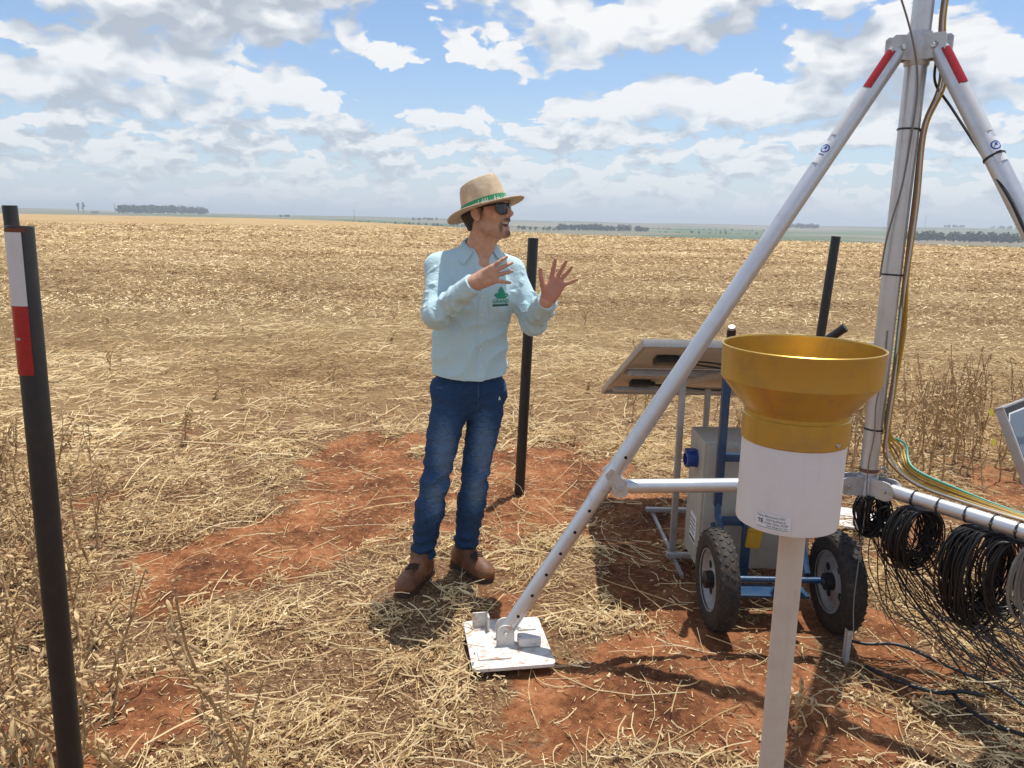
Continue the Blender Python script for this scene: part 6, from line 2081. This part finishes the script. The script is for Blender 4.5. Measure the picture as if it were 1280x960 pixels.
def build_plants():
    r2 = random.Random(8)
    def put(t, x, y, rz, tilt=(0, 0), s=1.0):
        t.location = (x, y, gz1(x, y)); t.rotation_euler = (tilt[0], tilt[1], rz); t.scale = (s, s, s)
    a = soy_plant(0.66, 3, 'tallest dry soybean plant in the left foreground, right of the banded post', dense=1.3); put(a, -0.755, 1.98, 0.4, (0, -0.03), 1.12)
    a = soy_plant(0.42, 12, 'thin dry stem leaning left beside the tall foreground plant', dense=0.7); put(a, -0.765, 1.93, 2.0, (0.05, -0.22))
    a = soy_plant(0.40, 31, 'bent dry plant with hanging pods just left of the rain gauge pole', dense=1.0); put(a, 0.90, 2.42, 0.8, (0.9, -0.55))
    a = soy_plant(0.34, 44, 'short dry plant standing behind the banded post in the straw', dense=1.0); put(a, -2.35, 5.35, 0.8, (0.1, 0.1))
    # fringe of uncut plants at the left edge
    kinds = [soy_plant(h, s, '', 'dry plant', 'uncut plants along the left edge', 1.2) for h, s in ((0.42, 5), (0.50, 6), (0.36, 7), (0.46, 9))]
    lab = 'dry soybean plant in the thick fringe at the left edge'
    spots = []
    for k in range(84):
        y = r2.uniform(1.75, 4.4); x = -0.56 * y + r2.uniform(-0.62, -0.02) if y > 2.0 else r2.uniform(-1.5, -1.12)
        spots.append((x, y))
    for i, (x, y) in enumerate(spots):
        t = kinds[i] if i < 4 else copy_tree(kinds[i % 4])
        t['label'] = lab
        put(t, x, y, r2.uniform(0, 6.28), (r2.uniform(-.35, .35), r2.uniform(-.35, .35)), r2.uniform(0.7, 1.1))
    # row of uncut plants behind the cart and to the right of the mast
    kinds = [soy_plant(h, s, '', 'dry plant', 'uncut plants right of the mast', 1.3) for h, s in ((0.62, 15), (0.70, 16), (0.55, 17), (0.66, 19))]
    n = 0
    def row(cnt, x0, x1, y0, y1, lab, smin, smax):
        nonlocal n
        for _ in range(cnt):
            t = kinds[n] if n < 4 else copy_tree(kinds[n % 4])
            t['label'] = lab; n += 1
            put(t, r2.uniform(x0, x1), r2.uniform(y0, y1), r2.uniform(0, 6.28), (r2.uniform(-.2, .2), r2.uniform(-.2, .2)), r2.uniform(smin, smax))
    row(130, 2.05, 4.4, 4.7, 6.4, 'uncut dry soybean plant in the row right of the mast', 0.7, 1.2)
    for t in [o for o in COL.objects if o.get('group') == 'uncut plants right of the mast'][34:]: pass
    kinds2 = [soy_plant(h, s, '', 'dry plant', 'uncut plants behind the solar panels', 1.0) for h, s in ((0.45, 25), (0.52, 26), (0.40, 27))]
    for i in range(16):
        t = kinds2[i] if i < 3 else copy_tree(kinds2[i % 3])
        t['label'] = 'dry soybean plant standing behind the solar panels and cart'
        put(t, r2.uniform(0.9, 2.3), r2.uniform(5.3, 7.6), r2.uniform(0, 6.28), (r2.uniform(-.2, .2), r2.uniform(-.2, .2)), r2.uniform(0.7, 1.1))
    kinds3 = [soy_plant(h, s, '', 'dry plant', 'small dry stubble plants in the field', 0.8) for h, s in ((0.20, 35), (0.26, 36), (0.16, 37))]
    for i in range(22):
        t = kinds3[i] if i < 3 else copy_tree(kinds3[i % 3])
        t['label'] = 'small dry stubble plant poking out of the flattened straw'
        y = r2.uniform(5.5, 13); x = r2.uniform(-0.62, 0.5) * y
        put(t, x, y, r2.uniform(0, 6.28), (r2.uniform(-.3, .3), r2.uniform(-.3, .3)), r2.uniform(0.6, 1.1))
    # two yellow leaves still on the row at the right
    for x, y, z, lab in ((2.98, 4.62, 0.30, 'lower yellow leaf among the dry plants at the right edge'), (3.02, 4.75, 0.46, 'upper yellow leaf behind the small solar panel')):
        mb = MB(); o = Vector((x, y, z))
        out = [(0, 0), (0.012, 0.006), (0.020, 0.020), (0.014, 0.034), (0.002, 0.052), (-0.010, 0.036), (-0.016, 0.022), (-0.010, 0.007)]
        mb.prism(out, Vector((0.2, -1, 0.4)), 0.0012, o, Vector((1, 0.1, 0.1)), Vector((0.1, 0.4, 0.9)))
        st_ = solo('leaf', mb, mat('yellow_leaf', (0.50, 0.42, 0.03), 0.6, 0, 0.15, 40), o, lab, 'leaf')


build_plants()


# ------------------------------------------------------------------ far trees
def leaf_mat(name, a, b_):
    m, nt, b = new_mat(name)
    n = nnoise(nt, ncoord(nt), 0.35, 4, 0.6)
    setc(nt, b.inputs['Base Color'], nramp(nt, n, [(0.35, a), (0.65, b_)]))
    b.inputs['Roughness'].default_value = 0.8
    return m


M_LEAF = leaf_mat("far_foliage", (0.022, 0.040, 0.020), (0.055, 0.080, 0.038))
M_BARK = mat("far_bark", (0.10, 0.08, 0.065), 0.9, 0, 0.2, 2)


def crown_quads(c, r, n, r2):
    """leaf clumps through an ellipsoid crown"""
    u = r2.normal(size=(n, 3)); u /= np.linalg.norm(u, axis=1)[:, None]
    rad = r2.random(n) ** 0.4
    p = np.asarray(c) + u * rad[:, None] * np.asarray(r)
    s = np.asarray(r).mean() * r2.uniform(0.16, 0.34, n)
    a = r2.normal(size=(n, 3)); a /= np.linalg.norm(a, axis=1)[:, None]
    b = np.cross(a, r2.normal(size=(n, 3))); b /= np.linalg.norm(b, axis=1)[:, None]
    V = np.stack([p + a * s[:, None], p + b * s[:, None], p - a * s[:, None], p - b * s[:, None]], 1).reshape(-1, 3)
    return V, np.arange(n * 4).reshape(-1, 4)


CAM_B = np.array(Matrix.Rotation(R(90 - 12.0), 3, 'X') @ Matrix.Rotation(R(1.0), 3, 'Z'))


def land_at(px, py, rmin=60.0, rmax=3400.0):
    """the point of the far land that lies in the direction of a photograph pixel: distance at which the ground meets that line of sight"""
    d = CAM_B @ np.array([(px - 640) / 970.0, (480 - py) / 970.0, -1.0])
    az = math.atan2(d[0], d[1]); slope = d[2] / math.hypot(d[0], d[1])
    r = np.geomspace(rmin, rmax, 700)
    x, y = r * math.sin(az), r * math.cos(az)
    z = height(x, y, False)
    ang = (z - 1.62) / r
    i = int(np.argmin(np.abs(ang - slope)))
    return np.array([x[i], y[i], z[i]]), r[i]


def build_far():
    r2 = np.random.default_rng(21)
    def belt(name, x0, x1, yb0, yb1, h0, h1, label, step=2.6, fill=1.0, rmin=300, depth=0.02):
        Vs, Fs, o = [], [], 0
        x = x0
        while x < x1:
            t = (x - x0) / max(1e-6, x1 - x0)
            if r2.random() < fill:
                p, r = land_at(x, yb0 + (yb1 - yb0) * t, rmin)
                hm = (h0 + (h1 - h0) * r2.random() ** 1.3) * r / 970.0
                q = p + np.array([r2.normal(), r2.normal(), 0]) * r * 0.002
                w = hm * r2.uniform(0.32, 0.5)
                V, F = crown_quads(q + np.array([0, 0, hm * 0.56]), (w, w, hm * 0.46), 70, r2)
                Vs.append(V); Fs.append(F + o); o += len(V)
            x += step * r2.uniform(0.6, 1.4)
        me = mesh_np(name, np.concatenate(Vs), np.concatenate(Fs), False, mats=[M_LEAF])
        tag(link(name, me), label, 'trees', kind='stuff')
    belt('tree_belt', 152, 223, 267.2, 268.0, 8.5, 10.0, 'dense dark block of trees on the left horizon', 1.6, 1, 500)
    belt('tree_belt', 230, 259, 268.0, 268.8, 7.0, 10.0, 'short dark block of trees right of the long one on the horizon', 1.8, 1, 500)
    belt('tree_belt', 352, 365, 271.5, 271.8, 2.5, 3.5, 'tiny clump of trees on the horizon between block and man', 2.0, 1, 800)
    belt('tree_belt', 440, 640, 279, 286, 1.5, 4.0, 'low dark scrub along the far edge of the field left of the man', 2.2, 0.75, 300)
    belt('tree_belt', 516, 545, 275.5, 276.0, 3.0, 4.5, 'small distant wood just left of the hat', 2.0, 1, 900)
    belt('tree_belt', 645, 700, 287, 289, 3.0, 6.0, 'sparse trees in the valley right of the man', 3.0, 0.8, 400)
    belt('tree_belt', 695, 812, 288, 290, 5.5, 9.0, 'dark wood in the valley behind the black post', 1.8, 1, 400)
    belt('tree_belt', 640, 960, 284, 289, 1.0, 2.2, 'thin hedge line across the far slope', 2.0, 0.8, 700)
    belt('tree_belt', 812, 960, 291, 294, 1.5, 4.0, 'scattered bushes in the valley left of the tripod leg', 3.5, 0.5, 400)
    belt('tree_belt', 986, 1022, 285.5, 286.5, 4.0, 7.0, 'small wood on the skyline behind the tripod leg', 1.8, 1, 900)
    belt('tree_belt', 1128, 1320, 301, 306, 8.0, 12.0, 'dark tree belt at the right horizon behind the mast', 2.4, 1, 300)
    belt('tree_belt', 1180, 1200, 285, 285, 2.5, 4.0, 'tiny wood on the skyline right of the mast', 2.0, 1, 1500)
    belt('tree_belt', 1240, 1290, 286.5, 287, 2.0, 4.0, 'low wood on the skyline at the right edge', 2.0, 1, 1500)
    # two lone tall trees and a farm shed on the left horizon
    for px, hh, lab in ((98.5, 11.5, 'left of two lone slender trees on the left horizon'), (104.5, 12.0, 'right of two lone slender trees on the left horizon')):
        p, r = land_at(px, 266.6, 500); hm = hh * r / 970.0
        t = thing('slender_tree', p, lab, 'tree')
        mb = MB(); mb.tube([p - np.array([0, 0, 1.0]), p + np.array([0.2, 0, hm * 0.55]), p + np.array([0, 0, hm * 0.95])], [hm * 0.02, hm * 0.014, hm * 0.006], 6); part('trunk', mb, M_BARK, t)
        Vs, Fs, o = [], [], 0
        for fz, w in ((0.45, 0.10), (0.66, 0.17), (0.86, 0.13)):
            V, F = crown_quads((r2.normal() * 0.03 * hm, 0, hm * fz), (hm * w, hm * w, hm * 0.13), 50, r2); Vs.append(V); Fs.append(F + o); o += len(V)
        link('crown', mesh_np('crown', np.concatenate(Vs), np.concatenate(Fs), False, mats=[M_LEAF]), t)
    p, r = land_at(119, 266.8, 500); k = r / 970.0
    t = thing('farm_shed', p, 'tiny pale farm shed by the lone trees on the horizon', 'shed')
    mb = MB(); mb.box((p[0], p[1], p[2] + 1.0 * k), (7 * k, 3 * k, 2.2 * k)); part('wall', mb, mat('shed_wall', (0.35, 0.33, 0.31), 0.8), t)
    mb = MB()
    a = [Vector((p[0] + sx * 3.7 * k, p[1] + sy * 1.8 * k, p[2] + (2.0 if sy else 3.0) * k)) for sx in (-1, 1) for sy in (-1, 0, 1)]
    mb.add(a + [v - Vector((0, 0, 0.25 * k)) for v in a], [(0, 1, 4, 3), (1, 2, 5, 4), (6, 9, 10, 7), (7, 10, 11, 8), (0, 3, 9, 6), (2, 8, 11, 5), (0, 6, 7, 1), (1, 7, 8, 2), (3, 4, 10, 9), (4, 5, 11, 10)])
    part('roof', mb, mat('shed_roof', (0.22, 0.17, 0.15), 0.7), t)
    for px, py, hh, lab in ((144, 267, 11, 'thin pole on the horizon left of the tree block'), (443, 275, 12, 'faint mast on the horizon left of the man'), (1156, 285, 13, 'faint mast on the skyline right of the tripod mast')):
        p, r = land_at(px, py, 500); hm = hh * r / 970.0; w = 0.25 * r / 970.0
        t = thing('utility_pole', p, lab, 'pole')
        mb = MB(); mb.tube([p, p + np.array([0, 0, hm])], [w, w * 0.7], 6); part('pole', mb, M_BARK, t)
        mb = MB(); mb.box(Vector(p) + Vector((0, 0, hm * 0.93)), (hm * 0.16, w * 1.2, w * 1.2)); part('crossarm', mb, M_BARK, t)


build_far()

# ------------------------------------------------------------------ the air: dust and haze over the plain
def build_haze():
    m = bpy.data.materials.new("haze_air"); m.use_nodes = True
    nt = m.node_tree; nt.nodes.clear()
    out = nt.nodes.new('ShaderNodeOutputMaterial'); v = nt.nodes.new('ShaderNodeVolumePrincipled')
    v.inputs['Color'].default_value = (0.80, 0.88, 0.97, 1)
    v.inputs['Density'].default_value = HAZE_D
    v.inputs['Anisotropy'].default_value = 0.3
    nt.links.new(v.outputs[0], out.inputs['Volume'])
    mb = MB(); mb.box((0, 0, 0), (24000, 24000, 2))
    lo, hi = -100.0, 60.0
    mb.v = [(x, y, lo if z < 0 else hi) for x, y, z in mb.v]
    o = link('haze', to_mesh('haze', mb, m, False)); o['kind'] = 'stuff'


if HAZE_D > 0: build_haze()
